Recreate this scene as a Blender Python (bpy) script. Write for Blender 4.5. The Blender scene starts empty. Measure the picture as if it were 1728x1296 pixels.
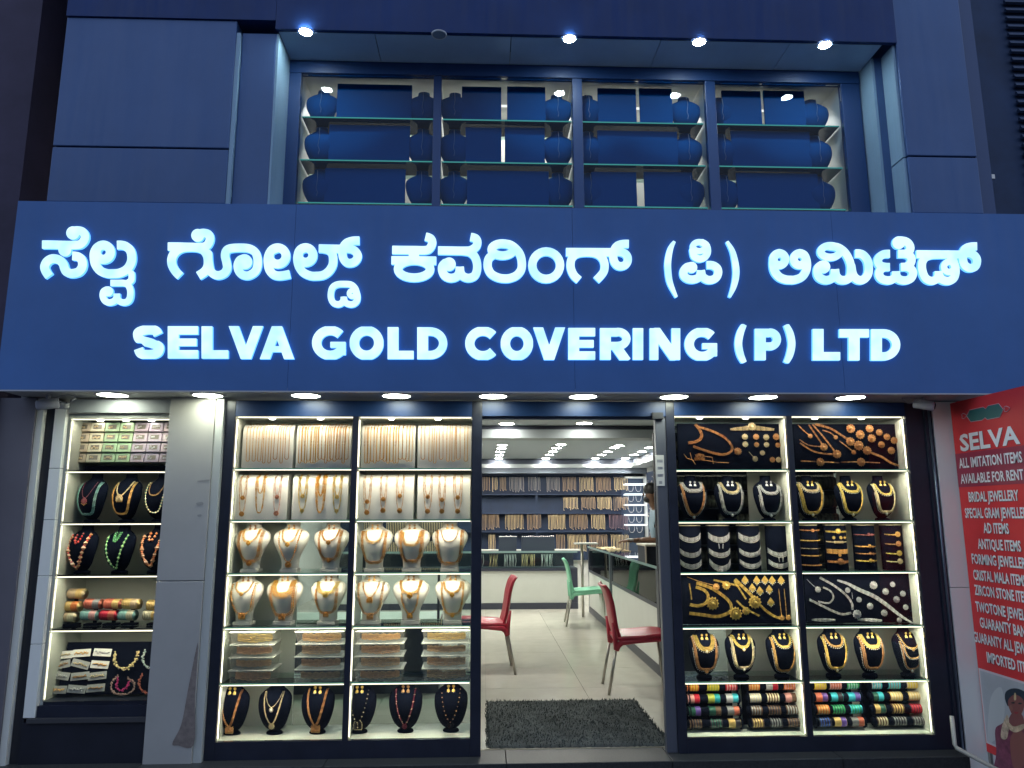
import bpy, bmesh, math, random
import numpy as np
from mathutils import Matrix, Vector
from math import pi, sin, cos, radians, sqrt
random.seed(7)
S = bpy.context.scene
col = S.collection

# ---------------------------------------------------------------- camera
EYE = Vector((0.0, -4.70, 1.40))
F = 1253.0                                   # focal length in photograph pixels (1728 wide)
RT = Vector((0.99925587, -0.03848055, -0.00263811))
UP = Vector((-0.00409879, -0.17394781, 0.98474634))
FW = Vector((0.03835248, 0.98400275, 0.1739761))
cam = bpy.data.cameras.new('camera'); cam_o = bpy.data.objects.new('camera', cam); col.objects.link(cam_o)
cam.sensor_width = 36.0; cam.lens = F / 1728.0 * 36.0; cam.clip_start = 0.05; cam.clip_end = 300
m = Matrix.Identity(4)
for i in range(3):
    m[i][0] = RT[i]; m[i][1] = UP[i]; m[i][2] = -FW[i]; m[i][3] = EYE[i]
cam_o.matrix_world = m
S.camera = cam_o

# ---------------------------------------------------------------- world, exposure
W = bpy.data.worlds.new('World'); S.world = W; W.use_nodes = True
nt = W.node_tree; nt.nodes.clear()
wo = nt.nodes.new('ShaderNodeOutputWorld'); bg = nt.nodes.new('ShaderNodeBackground')
sky = nt.nodes.new('ShaderNodeTexSky'); sky.sky_type = 'NISHITA'; sky.sun_disc = False
sky.sun_elevation = radians(-4.0); sky.sun_rotation = radians(180); sky.air_density = 1.6; sky.dust_density = 0.2; sky.ozone_density = 6
mixc = nt.nodes.new('ShaderNodeMix'); mixc.data_type = 'RGBA'; mixc.inputs[0].default_value = 0.85
nt.links.new(sky.outputs[0], mixc.inputs[6]); mixc.inputs[7].default_value = (0.30, 0.38, 0.55, 1)
nt.links.new(mixc.outputs[2], bg.inputs[0]); bg.inputs[1].default_value = 1.75
nt.links.new(bg.outputs[0], wo.inputs[0])
S.view_settings.view_transform = 'Standard'; S.view_settings.look = 'None'
S.view_settings.exposure = 0.35; S.view_settings.gamma = 1.0; S.view_settings.use_curve_mapping = False
S.render.engine = 'CYCLES'
S.cycles.use_denoising = True
S.cycles.max_bounces = 8; S.cycles.diffuse_bounces = 3; S.cycles.glossy_bounces = 3
S.cycles.transparent_max_bounces = 16; S.cycles.transmission_bounces = 4
S.cycles.sample_clamp_indirect = 4.0; S.cycles.caustics_reflective = False; S.cycles.caustics_refractive = False

# ---------------------------------------------------------------- measuring helpers
def ray(px, py):
    return RT * (px - 864.0) + UP * (648.0 - py) + FW * F
def P(px, py, Y=0.0):
    d = ray(px, py); t = (Y - EYE.y) / d.y
    return Vector((EYE.x + d.x * t, Y, EYE.z + d.z * t))
def PX(px, py, X):
    d = ray(px, py); t = (X - EYE.x) / d.x
    return EYE + d * t
def R3(px, py, Y=0.0):      # right-case upper survey sheet
    return P(1110 + px / 3.757, 660 + py / 3.757, Y)
def R4(px, py, Y=0.0):      # right-case lower survey sheet
    return P(1110 + px / 3.527, 960 + py / 3.527, Y)

# ---------------------------------------------------------------- materials
MATS = {}
def mat(name, c, rough=0.5, metal=0.0, bump=0.0, bscale=40, var=0.0, vscale=6, sheen=0.0, spec=None, coat=0.0, streak=0.0):
    if name in MATS: return MATS[name]
    M = bpy.data.materials.new(name); M.use_nodes = True; n = M.node_tree.nodes; l = M.node_tree.links
    b = n['Principled BSDF']
    b.inputs['Base Color'].default_value = (*c, 1); b.inputs['Roughness'].default_value = rough; b.inputs['Metallic'].default_value = metal
    if sheen: b.inputs['Sheen Weight'].default_value = sheen
    if spec is not None: b.inputs['Specular IOR Level'].default_value = spec
    if coat: b.inputs['Coat Weight'].default_value = coat; b.inputs['Coat Roughness'].default_value = 0.08
    if var or bump:
        tc = n.new('ShaderNodeTexCoord')
    if var:
        t = n.new('ShaderNodeTexNoise'); t.inputs['Scale'].default_value = vscale; t.inputs['Detail'].default_value = 8; t.inputs['Roughness'].default_value = 0.65
        l.new(tc.outputs['Object'], t.inputs['Vector'])
        r = n.new('ShaderNodeMapRange'); r.inputs[1].default_value = 0.3; r.inputs[2].default_value = 0.7
        r.inputs[3].default_value = 1 - var; r.inputs[4].default_value = 1 + var
        l.new(t.outputs[0], r.inputs[0])
        mx = n.new('ShaderNodeVectorMath'); mx.operation = 'SCALE'; mx.inputs[0].default_value = c
        l.new(r.outputs[0], mx.inputs['Scale']); l.new(mx.outputs[0], b.inputs['Base Color'])
        if streak:      # rain streaks and dust: noise drawn out along the vertical, in colour and in roughness
            mp = n.new('ShaderNodeMapping'); mp.inputs['Scale'].default_value = (9, 9, 0.55); l.new(tc.outputs['Object'], mp.inputs['Vector'])
            t3 = n.new('ShaderNodeTexNoise'); t3.inputs['Scale'].default_value = 2.2; t3.inputs['Detail'].default_value = 9; t3.inputs['Roughness'].default_value = 0.7; l.new(mp.outputs[0], t3.inputs['Vector'])
            r3 = n.new('ShaderNodeMapRange'); r3.inputs[1].default_value = 0.35; r3.inputs[2].default_value = 0.75; r3.inputs[3].default_value = 1 - streak; r3.inputs[4].default_value = 1 + streak; l.new(t3.outputs[0], r3.inputs[0])
            m3 = n.new('ShaderNodeVectorMath'); m3.operation = 'SCALE'; l.new(mx.outputs[0], m3.inputs[0]); l.new(r3.outputs[0], m3.inputs['Scale']); l.new(m3.outputs[0], b.inputs['Base Color'])
            r4 = n.new('ShaderNodeMapRange'); r4.inputs[1].default_value = 0.3; r4.inputs[2].default_value = 0.7; r4.inputs[3].default_value = rough*0.75; r4.inputs[4].default_value = rough*1.4; l.new(t3.outputs[0], r4.inputs[0]); l.new(r4.outputs[0], b.inputs['Roughness'])
    if bump:
        t2 = n.new('ShaderNodeTexNoise'); t2.inputs['Scale'].default_value = bscale; t2.inputs['Detail'].default_value = 6
        l.new(tc.outputs['Object'], t2.inputs['Vector'])
        bp = n.new('ShaderNodeBump'); bp.inputs['Strength'].default_value = bump; bp.inputs['Distance'].default_value = 0.01
        l.new(t2.outputs[0], bp.inputs['Height']); l.new(bp.outputs[0], b.inputs['Normal'])
    MATS[name] = M; return M
def emis(name, c, s, sample='AUTO', var=0.0, vscale=9, c2=None):
    if name in MATS: return MATS[name]
    M = bpy.data.materials.new(name); M.use_nodes = True; n = M.node_tree.nodes; l = M.node_tree.links
    n.remove(n['Principled BSDF']); e = n.new('ShaderNodeEmission'); e.inputs[0].default_value = (*c, 1); e.inputs[1].default_value = s
    if var:
        tc = n.new('ShaderNodeTexCoord'); t = n.new('ShaderNodeTexNoise'); t.inputs['Scale'].default_value = vscale; t.inputs['Detail'].default_value = 2
        l.new(tc.outputs['Object'], t.inputs['Vector'])
        r = n.new('ShaderNodeValToRGB'); r.color_ramp.elements[0].position = 0.36; r.color_ramp.elements[1].position = 0.58
        r.color_ramp.elements[0].color = (*(c2 or c), 1); r.color_ramp.elements[1].color = (*c, 1)
        l.new(t.outputs[0], r.inputs[0]); l.new(r.outputs[0], e.inputs[0])
    l.new(e.outputs[0], n['Material Output'].inputs[0])
    M.cycles.emission_sampling = sample
    MATS[name] = M; return M
def glassy(name, tint=(0.93, 0.97, 0.96), refl=0.0, ior=1.45, rough=0.0):
    if name in MATS: return MATS[name]
    M = bpy.data.materials.new(name); M.use_nodes = True; n = M.node_tree.nodes; l = M.node_tree.links
    n.remove(n['Principled BSDF'])
    tr = n.new('ShaderNodeBsdfTransparent'); tr.inputs[0].default_value = (*tint, 1)
    g = n.new('ShaderNodeBsdfGlossy'); g.inputs['Roughness'].default_value = rough; g.inputs[0].default_value = (1, 1, 1, 1)
    fr = n.new('ShaderNodeFresnel'); fr.inputs[0].default_value = ior
    ad = n.new('ShaderNodeMath'); ad.operation = 'ADD'; ad.inputs[1].default_value = refl; ad.use_clamp = True
    l.new(fr.outputs[0], ad.inputs[0])
    mx = n.new('ShaderNodeMixShader'); l.new(ad.outputs[0], mx.inputs[0]); l.new(tr.outputs[0], mx.inputs[1]); l.new(g.outputs[0], mx.inputs[2])
    l.new(mx.outputs[0], n['Material Output'].inputs[0])
    MATS[name] = M; return M
def cloudy(name, c, clear):
    if name in MATS: return MATS[name]
    M = bpy.data.materials.new(name); M.use_nodes = True; n = M.node_tree.nodes; l = M.node_tree.links
    b = n['Principled BSDF']; b.inputs['Base Color'].default_value = (*c, 1); b.inputs['Roughness'].default_value = 0.3
    tr = n.new('ShaderNodeBsdfTransparent'); mx = n.new('ShaderNodeMixShader'); mx.inputs[0].default_value = clear
    l.new(b.outputs[0], mx.inputs[1]); l.new(tr.outputs[0], mx.inputs[2]); l.new(mx.outputs[0], n['Material Output'].inputs[0])
    MATS[name] = M; return M

GOLD = mat('gold_plate', (0.84, 0.47, 0.15), 0.36, 0.5, bump=0.25, bscale=260, var=0.22, vscale=120)
COPPER = mat('rose_gold_plate', (0.74, 0.36, 0.15), 0.38, 0.45, bump=0.25, bscale=260, var=0.25, vscale=120)
ANTIQUE = mat('antique_gold_plate', (0.50, 0.27, 0.12), 0.42, 0.6, var=0.3, vscale=120)
YELLOW = mat('bright_yellow_gold', (0.90, 0.62, 0.17), 0.32, 0.6, var=0.15, vscale=90)
PALE = mat('pale_gold_plate', (0.86, 0.68, 0.42), 0.35, 0.55, var=0.15, vscale=120)
SILVER = mat('silver_plate', (0.70, 0.68, 0.70), 0.35, 0.45, var=0.22, vscale=120)
PEARL = mat('pearl_white', (0.85, 0.83, 0.78), 0.25)
VELVET = mat('black_velvet', (0.0035, 0.0055, 0.014), 0.95, 0, bump=0.15, bscale=400, spec=0.06)
WGOLD = mat('deep_gold_plate', (0.62, 0.31, 0.045), 0.38, 0.3, bump=0.25, bscale=260, var=0.3, vscale=110)
WCOP = mat('deep_copper_plate', (0.54, 0.24, 0.045), 0.38, 0.3, bump=0.25, bscale=260, var=0.3, vscale=110)
BUSTW = mat('cream_leatherette', (0.68, 0.655, 0.60), 0.55, 0, bump=0.08, bscale=300)
TRAYW = mat('white_leatherette_board', (0.80, 0.78, 0.74), 0.6, 0, bump=0.08, bscale=300)
CASEW = mat('case_white_laminate', (0.74, 0.77, 0.70), 0.35, 0, var=0.05, vscale=4)
FRAME = mat('black_frame_laminate', (0.018, 0.022, 0.038), 0.30, 0, bump=0.04, bscale=30, var=0.25, vscale=5)
FRAMEB = mat('black_frame_veil_blue', (0.008, 0.032, 0.11), 0.4, 0, var=0.2, vscale=5)  # black frame with the blue lens veil of the sign mixed into its colour
GLASS = glassy('clear_glass', ior=1.3)
SHELFG = glassy('shelf_glass', (0.80, 0.93, 0.88), 0.02)
EDGEG = mat('green_glass_edge', (0.16, 0.42, 0.36), 0.2)
LED = emis('led_strip_warm', (1.0, 0.87, 0.68), 2.0)
def led_lamp(x0, x1, y, z, W, parent, rx=-5, c=(1.0, 0.85, 0.66)):
    L = bpy.data.lights.new('led_lamp', 'AREA'); L.shape = 'RECTANGLE'; L.size = x1-x0; L.size_y = 0.012; L.energy = W; L.color = c
    o = bpy.data.objects.new('led_lamp', L); col.objects.link(o); o.location = ((x0+x1)/2, y, z); o.rotation_euler = (radians(rx), 0, 0); o.parent = parent; return o
LEDSP = emis('led_spot', (1.0, 0.93, 0.8), 14.0)
STEEL = mat('brushed_steel', (0.42, 0.40, 0.36), 0.32, 0.9)
CHROME = mat('chrome', (0.6, 0.6, 0.6), 0.15, 1.0)

# ---------------------------------------------------------------- mesh builder
class MB:
    def __init__(s): s.v = []; s.f = []; s.m = []
    def add(s, vs, fs, mi=0):
        o = len(s.v); s.v.extend([tuple(v) for v in vs]); s.f.extend([tuple(i + o for i in f) for f in fs]); s.m.extend([mi] * len(fs))
        return s
    def box(s, a, b, mi=0):
        x0, y0, z0 = a; x1, y1, z1 = b
        if x0 > x1: x0, x1 = x1, x0
        if y0 > y1: y0, y1 = y1, y0
        if z0 > z1: z0, z1 = z1, z0
        return s.add([(x0,y0,z0),(x1,y0,z0),(x1,y1,z0),(x0,y1,z0),(x0,y0,z1),(x1,y0,z1),(x1,y1,z1),(x0,y1,z1)],
              [(0,3,2,1),(4,5,6,7),(0,1,5,4),(1,2,6,5),(2,3,7,6),(3,0,4,7)], mi)
    def prism(s, poly, y0, y1, mi=0):     # polygon in x,z, extruded along y (poly counter-clockwise seen from -y)
        n = len(poly)
        return s.add([(x, y0, z) for x, z in poly] + [(x, y1, z) for x, z in poly],
              [tuple(range(n))] + [tuple(range(2*n-1, n-1, -1))] + [(i, i+n, (i+1) % n + n, (i+1) % n) for i in range(n)], mi)
    def lathe(s, prof, c=(0,0,0), axis='z', seg=16, mi=0, sy=1.0, cap=True):
        vs = []; fs = []; n = len(prof)
        for r, h in prof:
            for k in range(seg):
                a = 2*pi*k/seg; p, q = r*cos(a), r*sin(a)*sy
                v = (p, q, h) if axis == 'z' else ((h, p, q) if axis == 'x' else (p, h, q))
                vs.append((v[0]+c[0], v[1]+c[1], v[2]+c[2]))
        for i in range(n-1):
            for k in range(seg):
                k2 = (k+1) % seg; f = (i*seg+k, i*seg+k2, (i+1)*seg+k2, (i+1)*seg+k)
                fs.append(f if axis != 'y' else f[::-1])
        if cap and prof[0][0] > 1e-6: fs.append(tuple(range(seg))[::-1] if axis != 'y' else tuple(range(seg)))
        if cap and prof[-1][0] > 1e-6:
            t = tuple((n-1)*seg + k for k in range(seg)); fs.append(t if axis != 'y' else t[::-1])
        return s.add(vs, fs, mi)
    def tube(s, pts, r, seg=6, mi=0, cap=True):
        pts = [Vector(p) for p in pts]; n = len(pts); vs = []; fs = []
        rr = r if isinstance(r, (list, tuple)) else [r]*n
        up = Vector((0, 0, 1)); prev = None
        for i, p in enumerate(pts):
            d = (pts[min(i+1, n-1)] - pts[max(i-1, 0)])
            if d.length < 1e-9: d = Vector((0, 0, 1))
            d.normalize()
            if prev is None:
                a = d.cross(up if abs(d.z) < 0.95 else Vector((0, 1, 0))).normalized()
            else:
                a = prev - d*prev.dot(d)
                a = a.normalized() if a.length > 1e-6 else d.orthogonal().normalized()
            prev = a; b = d.cross(a)
            for k in range(seg):
                t = 2*pi*k/seg; vs.append(p + (a*cos(t) + b*sin(t))*rr[i])
        for i in range(n-1):
            for k in range(seg):
                k2 = (k+1) % seg; fs.append((i*seg+k, i*seg+k2, (i+1)*seg+k2, (i+1)*seg+k))
        if cap:
            fs.append(tuple(range(seg))[::-1]); fs.append(tuple((n-1)*seg+k for k in range(seg)))
        return s.add(vs, fs, mi)
    def bead(s, c, r, mi=0, rz=None):
        x, y, z = c; q = rz or r
        return s.add([(x+r,y,z),(x-r,y,z),(x,y+r,z),(x,y-r,z),(x,y,z+q),(x,y,z-q)],
              [(0,2,4),(2,1,4),(1,3,4),(3,0,4),(2,0,5),(1,2,5),(3,1,5),(0,3,5)], mi)
    def ball(s, c, r, mi=0, seg=8, rings=5, rz=None):
        rz = rz or r
        prof = [(max(r*sin(pi*i/rings), 1e-7 if i in (0, rings) else 0), -rz*cos(pi*i/rings)) for i in range(rings+1)]
        return s.lathe(prof, c, 'z', seg, mi)
    def mesh(s, name, mats, smooth=False):
        me = bpy.data.meshes.new(name); me.from_pydata(s.v, [], s.f)
        for M in (mats if isinstance(mats, (list, tuple)) else [mats]): me.materials.append(M)
        if any(s.m): me.polygons.foreach_set('material_index', s.m)
        if smooth: me.polygons.foreach_set('use_smooth', [True]*len(s.f))
        me.update(); return me

def put(name, me, parent=None, loc=None, rot=None, scale=None):
    o = bpy.data.objects.new(name, me); col.objects.link(o)
    if loc is not None: o.location = loc
    if rot is not None: o.rotation_euler = rot
    if scale is not None: o.scale = scale
    if parent is not None: o.parent = parent
    return o
def tag(o, label, cat, group=None):
    o['label'] = label; o['category'] = cat
    if group: o['group'] = group
    return o
def struct(o): o['kind'] = 'structure'; return o
def empty(name, loc=(0, 0, 0), rz=0):
    o = bpy.data.objects.new(name, None); o.empty_display_size = 0.05; col.objects.link(o); o.location = loc; o.rotation_euler = (0, 0, rz); return o
def copy_tree(o, parent=None):
    c = o.copy(); col.objects.link(c); c.parent = parent
    for ch in list(o.children): copy_tree(ch, c)
    return c
def bbox(name, a, b, M, parent=None, smooth=False):
    me = MB().box(a, b).mesh(name, M, smooth); return put(name, me, parent)
def bevel(o, w=0.004, seg=2):
    md = o.modifiers.new('bevel', 'BEVEL'); md.width = w; md.segments = seg; md.limit_method = 'ANGLE'; return o
ORD = ['first', 'second', 'third', 'fourth', 'fifth', 'sixth', 'seventh', 'eighth', 'ninth', 'tenth', 'eleventh', 'twelfth', 'thirteenth', 'fourteenth', 'fifteenth', 'sixteenth', 'seventeenth', 'eighteenth']

def catmull(pts, n=8, closed=False):
    out = []; N = len(pts)
    if N < 3: return [tuple(p) for p in pts]
    rng = range(N) if closed else range(N-1)
    for i in rng:
        if closed: p0, p1, p2, p3 = (pts[(i+k-1) % N] for k in range(4))
        else: p0, p1, p2, p3 = pts[max(i-1, 0)], pts[i], pts[i+1], pts[min(i+2, N-1)]
        for k in range(n):
            t = k/n
            out.append(tuple(0.5*((2*b) + (c-a)*t + (2*a-5*b+4*c-d)*t*t + (-a+3*b-3*c+d)*t**3) for a, b, c, d in zip(p0, p1, p2, p3)))
    if not closed: out.append(tuple(pts[-1]))
    return out
def resample(pts, step):
    pts = [Vector(p) for p in pts]; out = [pts[0]]; acc = 0
    for a, b in zip(pts[:-1], pts[1:]):
        L = (b-a).length
        if L < 1e-9: continue
        pos = step - acc
        while pos <= L: out.append(a + (b-a)*(pos/L)); pos += step
        acc = (acc + L) % step if True else 0
        acc = L - (pos - step)
    return out

# ================================================================ THE BUILDING
STREET = mat('street_asphalt', (0.08, 0.08, 0.085), 0.85, bump=0.5, bscale=60, var=0.3, vscale=8)
struct(bbox('street', (-30, -40, -0.40), (30, -0.135, -0.17), STREET))
GRANITE = mat('black_granite', (0.030, 0.033, 0.034), 0.5, var=0.5, vscale=90)
# dark buildings across the street (seen only as reflections in the glass)
for k, (x0, x1, h) in enumerate(((-22, -9, 7.0), (-8.8, 1.5, 6.2), (1.7, 11, 7.4), (11.2, 24, 6.0))):
    ob = empty('street_building', (0, 0, 0)); tag(ob, ['dark', 'low dark', 'tall dark', 'far dark'][k] + ' building across the street, behind the viewer', 'building')
    bbox('wall', (x0, -24, -0.17), (x1, -15, h), mat('opposite_wall', (0.05, 0.05, 0.06), 0.8), ob)
    for i in range(int((x1-x0)/1.6)):
        for z in (3.4, 5.0): bbox('window', (x0+.4+i*1.6, -14.98, z), (x0+1.3+i*1.6, -14.94, z+1.0), mat('opposite_window', (0.02, 0.03, 0.05), 0.2), ob)
# granite step in slabs
st = struct(empty('entrance_step'))
xs = [-2.75, -1.95, -0.9, 0.14, 1.1, 2.1, 2.86]
for a, b in zip(xs[:-1], xs[1:]):
    bevel(put('slab', MB().box((a+0.0015, -0.14, -0.165), (b-0.0015, 0.118, 0.0)).mesh('slab', GRANITE), st), 0.004)
bbox('brass_lip', (-0.02, 0.119, -0.03), (1.14, 0.128, 0.002), mat('brass_lip', (0.5, 0.45, 0.35), 0.4, 0.5), st)

# shop floor: vitrified tiles
TILE = [mat('vitrified_tile_%s' % n, c, 0.16, 0, var=0.06, vscale=5) for n, c in (('a', (0.50, 0.49, 0.42)), ('b', (0.47, 0.46, 0.40)), ('c', (0.52, 0.50, 0.43)))]
fl = struct(bbox('shop_floor', (-2.9, 0.129, -0.12), (2.95, 9.1, -0.0045), mat('tile_grout', (0.25, 0.24, 0.21), 0.8)))
tmes = {}
ty = [0.131 + 0.8*k for k in range(0, 12)]
for i in range(-4, 4):
    for j in range(11):
        x0 = 0.03 + i*0.8 + (0.0); x1 = min(x0+0.797, 2.94); x0c = max(x0, -2.9)
        y0 = ty[j]; y1 = min(y0+0.797, 9.09)
        if x1 - x0c < 0.02 or y0 > 8.9: continue
        put('tile', MB().box((x0c, y0, -0.004), (x1, y1, 0.0)).mesh('tile', random.choice(TILE)), fl)

WALLW = mat('shop_wall_paint', (0.55, 0.56, 0.54), 0.6, var=0.04, vscale=2)
CEIL = mat('ceiling_paint', (0.46, 0.52, 0.57), 0.7)
struct(bbox('ceiling', (-2.95, 0.10, 2.40), (2.98, 9.2, 2.50), CEIL))
struct(bbox('side_wall', (-3.0, 0.15, -0.1), (-2.9, 9.2, 2.4), WALLW))
struct(bbox('side_wall', (2.95, 0.15, -0.1), (3.05, 9.2, 2.4), WALLW))
struct(bbox('back_wall', (-3.0, 9.1, -0.1), (3.05, 9.2, 2.4), WALLW))
# downstand beam with dark cove above
bm_ = struct(bbox('ceiling_beam', (-2.9, 3.62, 2.255), (2.95, 3.9, 2.352), mat('beam_white', (0.36, 0.40, 0.42), 0.6)))
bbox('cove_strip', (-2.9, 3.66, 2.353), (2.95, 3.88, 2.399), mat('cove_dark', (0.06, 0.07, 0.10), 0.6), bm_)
cn = struct(bbox('cornice', (-2.9, 8.62, 2.235), (2.95, 9.09, 2.30), mat('cornice_white', (0.40, 0.44, 0.46), 0.6)))
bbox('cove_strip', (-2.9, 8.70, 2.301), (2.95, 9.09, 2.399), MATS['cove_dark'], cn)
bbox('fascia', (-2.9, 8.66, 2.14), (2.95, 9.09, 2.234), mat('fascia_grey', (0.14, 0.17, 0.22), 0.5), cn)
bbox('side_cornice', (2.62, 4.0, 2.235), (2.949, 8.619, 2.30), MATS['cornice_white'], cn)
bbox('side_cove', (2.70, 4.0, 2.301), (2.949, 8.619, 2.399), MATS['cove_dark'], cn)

# soffit under the sign and upper soffit
SOFF = mat('soffit_panel', (0.46, 0.47, 0.46), 0.45, var=0.06, vscale=3)
so = struct(empty('soffit'))
xs = [-2.84, -1.62, -0.55, 0.56, 1.62, 2.4, 3.72]
for a, b in zip(xs[:-1], xs[1:]):
    bbox('panel', (a+0.002, -0.322, 2.128), (b-0.002, 0.30, 2.145), SOFF, so)
bbox('trim', (-2.84, -0.325, 2.119), (3.72, -0.315, 2.1275), mat('soffit_trim', (0.5, 0.5, 0.5), 0.4, 0.6), so)

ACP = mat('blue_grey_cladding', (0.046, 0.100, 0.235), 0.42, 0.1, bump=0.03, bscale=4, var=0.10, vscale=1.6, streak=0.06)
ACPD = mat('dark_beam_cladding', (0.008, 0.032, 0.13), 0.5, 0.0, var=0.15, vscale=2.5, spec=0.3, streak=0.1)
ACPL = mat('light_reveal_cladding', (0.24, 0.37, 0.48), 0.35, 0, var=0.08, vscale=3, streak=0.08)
SOFU = mat('upper_soffit_panel', (0.45, 0.62, 0.80), 0.42, 0.1, var=0.08, vscale=3)
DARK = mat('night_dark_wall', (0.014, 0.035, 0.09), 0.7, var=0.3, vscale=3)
up = struct(empty('upper_wall'))
bv = lambda o: bevel(o, 0.005)
bv(bbox('panel', (-2.675, -0.318, 3.665), (-1.60, -0.05, 4.55), ACP, up))
bv(bbox('panel', (-2.675, -0.318, 3.297), (-1.60, -0.05, 3.655), ACP, up))
bbox('joint', (-2.66, -0.30, 3.6555), (-1.61, -0.06, 3.6645), mat('joint_black', (0.01, 0.012, 0.02), 0.8), up)
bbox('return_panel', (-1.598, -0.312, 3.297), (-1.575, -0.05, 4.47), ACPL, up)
bv(bbox('panel', (-1.573, -0.285, 3.297), (-1.352, -0.02, 4.488), ACP, up))
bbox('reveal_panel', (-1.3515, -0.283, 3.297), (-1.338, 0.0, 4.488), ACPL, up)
# right side reveals
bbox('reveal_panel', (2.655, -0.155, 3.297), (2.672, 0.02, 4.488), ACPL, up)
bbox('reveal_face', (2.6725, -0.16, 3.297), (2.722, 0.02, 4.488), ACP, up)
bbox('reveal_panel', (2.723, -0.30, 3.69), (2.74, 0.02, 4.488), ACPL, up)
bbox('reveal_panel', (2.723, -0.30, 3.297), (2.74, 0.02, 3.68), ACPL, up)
bv(bbox('panel', (2.742, -0.318, 3.692), (3.205, -0.02, 5.8), ACP, up))
bv(bbox('panel', (2.742, -0.318, 3.297), (3.205, -0.02, 3.682), ACP, up))
# top beam and soffit panels
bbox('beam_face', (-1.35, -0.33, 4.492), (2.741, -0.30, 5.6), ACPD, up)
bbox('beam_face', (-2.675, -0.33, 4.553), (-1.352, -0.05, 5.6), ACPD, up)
for a, b in ((-1.336, -0.72), (-0.715, 0.17), (0.175, 1.16), (1.165, 2.03), (2.035, 2.654)):
    bbox('soffit_panel', (a, -0.298, 4.49), (b, 0.25, 4.51), SOFU, up)
struct(bbox('neighbour_wall', (-6.0, -0.10, -0.165), (-2.98, 0.3, 7.0), mat('neighbour_plaster', (0.045, 0.035, 0.065), 0.8, var=0.3, vscale=2)))
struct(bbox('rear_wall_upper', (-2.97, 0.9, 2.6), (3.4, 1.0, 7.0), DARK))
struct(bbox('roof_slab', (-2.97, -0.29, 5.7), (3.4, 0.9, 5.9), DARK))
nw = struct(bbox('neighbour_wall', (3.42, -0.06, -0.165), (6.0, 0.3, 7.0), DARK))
# pipes and louvre on the neighbour to the right
pw = empty('drain_pipe', (3.36, -0.16, 2.9)); tag(pw, 'grey drain pipe running up the dark wall beside the upper cladding', 'pipe')
put('pipe', MB().lathe([(0.028, 0), (0.028, 1.15), (0.033, 1.16), (0.033, 1.2), (0.028, 1.21), (0.028, 2.9)], (0, 0, 0), 'z', 14).mesh('pipe', mat('pipe_grey', (0.25, 0.33, 0.42), 0.5), True), pw)
put('bracket', MB().box((-0.04, -0.035, 0.70), (0.04, 0.1, 0.73)).mesh('bracket', STEEL), pw)
lv = empty('louvre', (3.80, -0.08, 3.3)); tag(lv, 'dark louvred vent panel at the upper right edge of the building', 'louvre')
me = MB().box((-0.09, -0.02, 0), (0.3, 0.0, 0.028)).mesh('slat', mat('louvre_metal', (0.02, 0.04, 0.09), 0.6))
for k in range(34): put('slat', me, lv, (0, 0, k*0.065), (radians(-25), 0, 0))
bbox('side_strip', (3.207, -0.30, 3.297), (3.30, -0.04, 5.8), mat('side_strip_dark', (0.02, 0.05, 0.14), 0.4), up)

# ---------------------------------------------------------------- sign board
SIGNM = mat('sign_face', (0.062, 0.155, 0.38), 0.5, 0, bump=0.05, bscale=200, var=0.12, vscale=1.2, spec=0.35, streak=0.025)
sb = empty('sign_board', (0, 0, 0)); tag(sb, 'wide dark blue shop sign board with glowing white Kannada and English lettering', 'sign board')
xs = [-2.84, -1.16, 0.55, 2.2, 3.72]
for a, b in zip(xs[:-1], xs[1:]):
    bbox('panel', (a+0.0008, -0.324, 2.127), (b-0.0008, -0.26, 3.295), SIGNM, sb)
bbox('box_body', (-2.835, -0.2595, 2.150), (3.715, -0.03, 3.285), mat('sign_box_body', (0.35, 0.37, 0.40), 0.5), sb)
LFACE = emis('letter_face', (0.60, 0.92, 1.0), 1.08, 'NONE', 0.5, 7, (0.42, 0.74, 0.98))
LSIDE = emis('letter_side', (0.12, 0.42, 1.0), 1.5, 'NONE')
YF, YB = -0.343, -0.325

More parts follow.
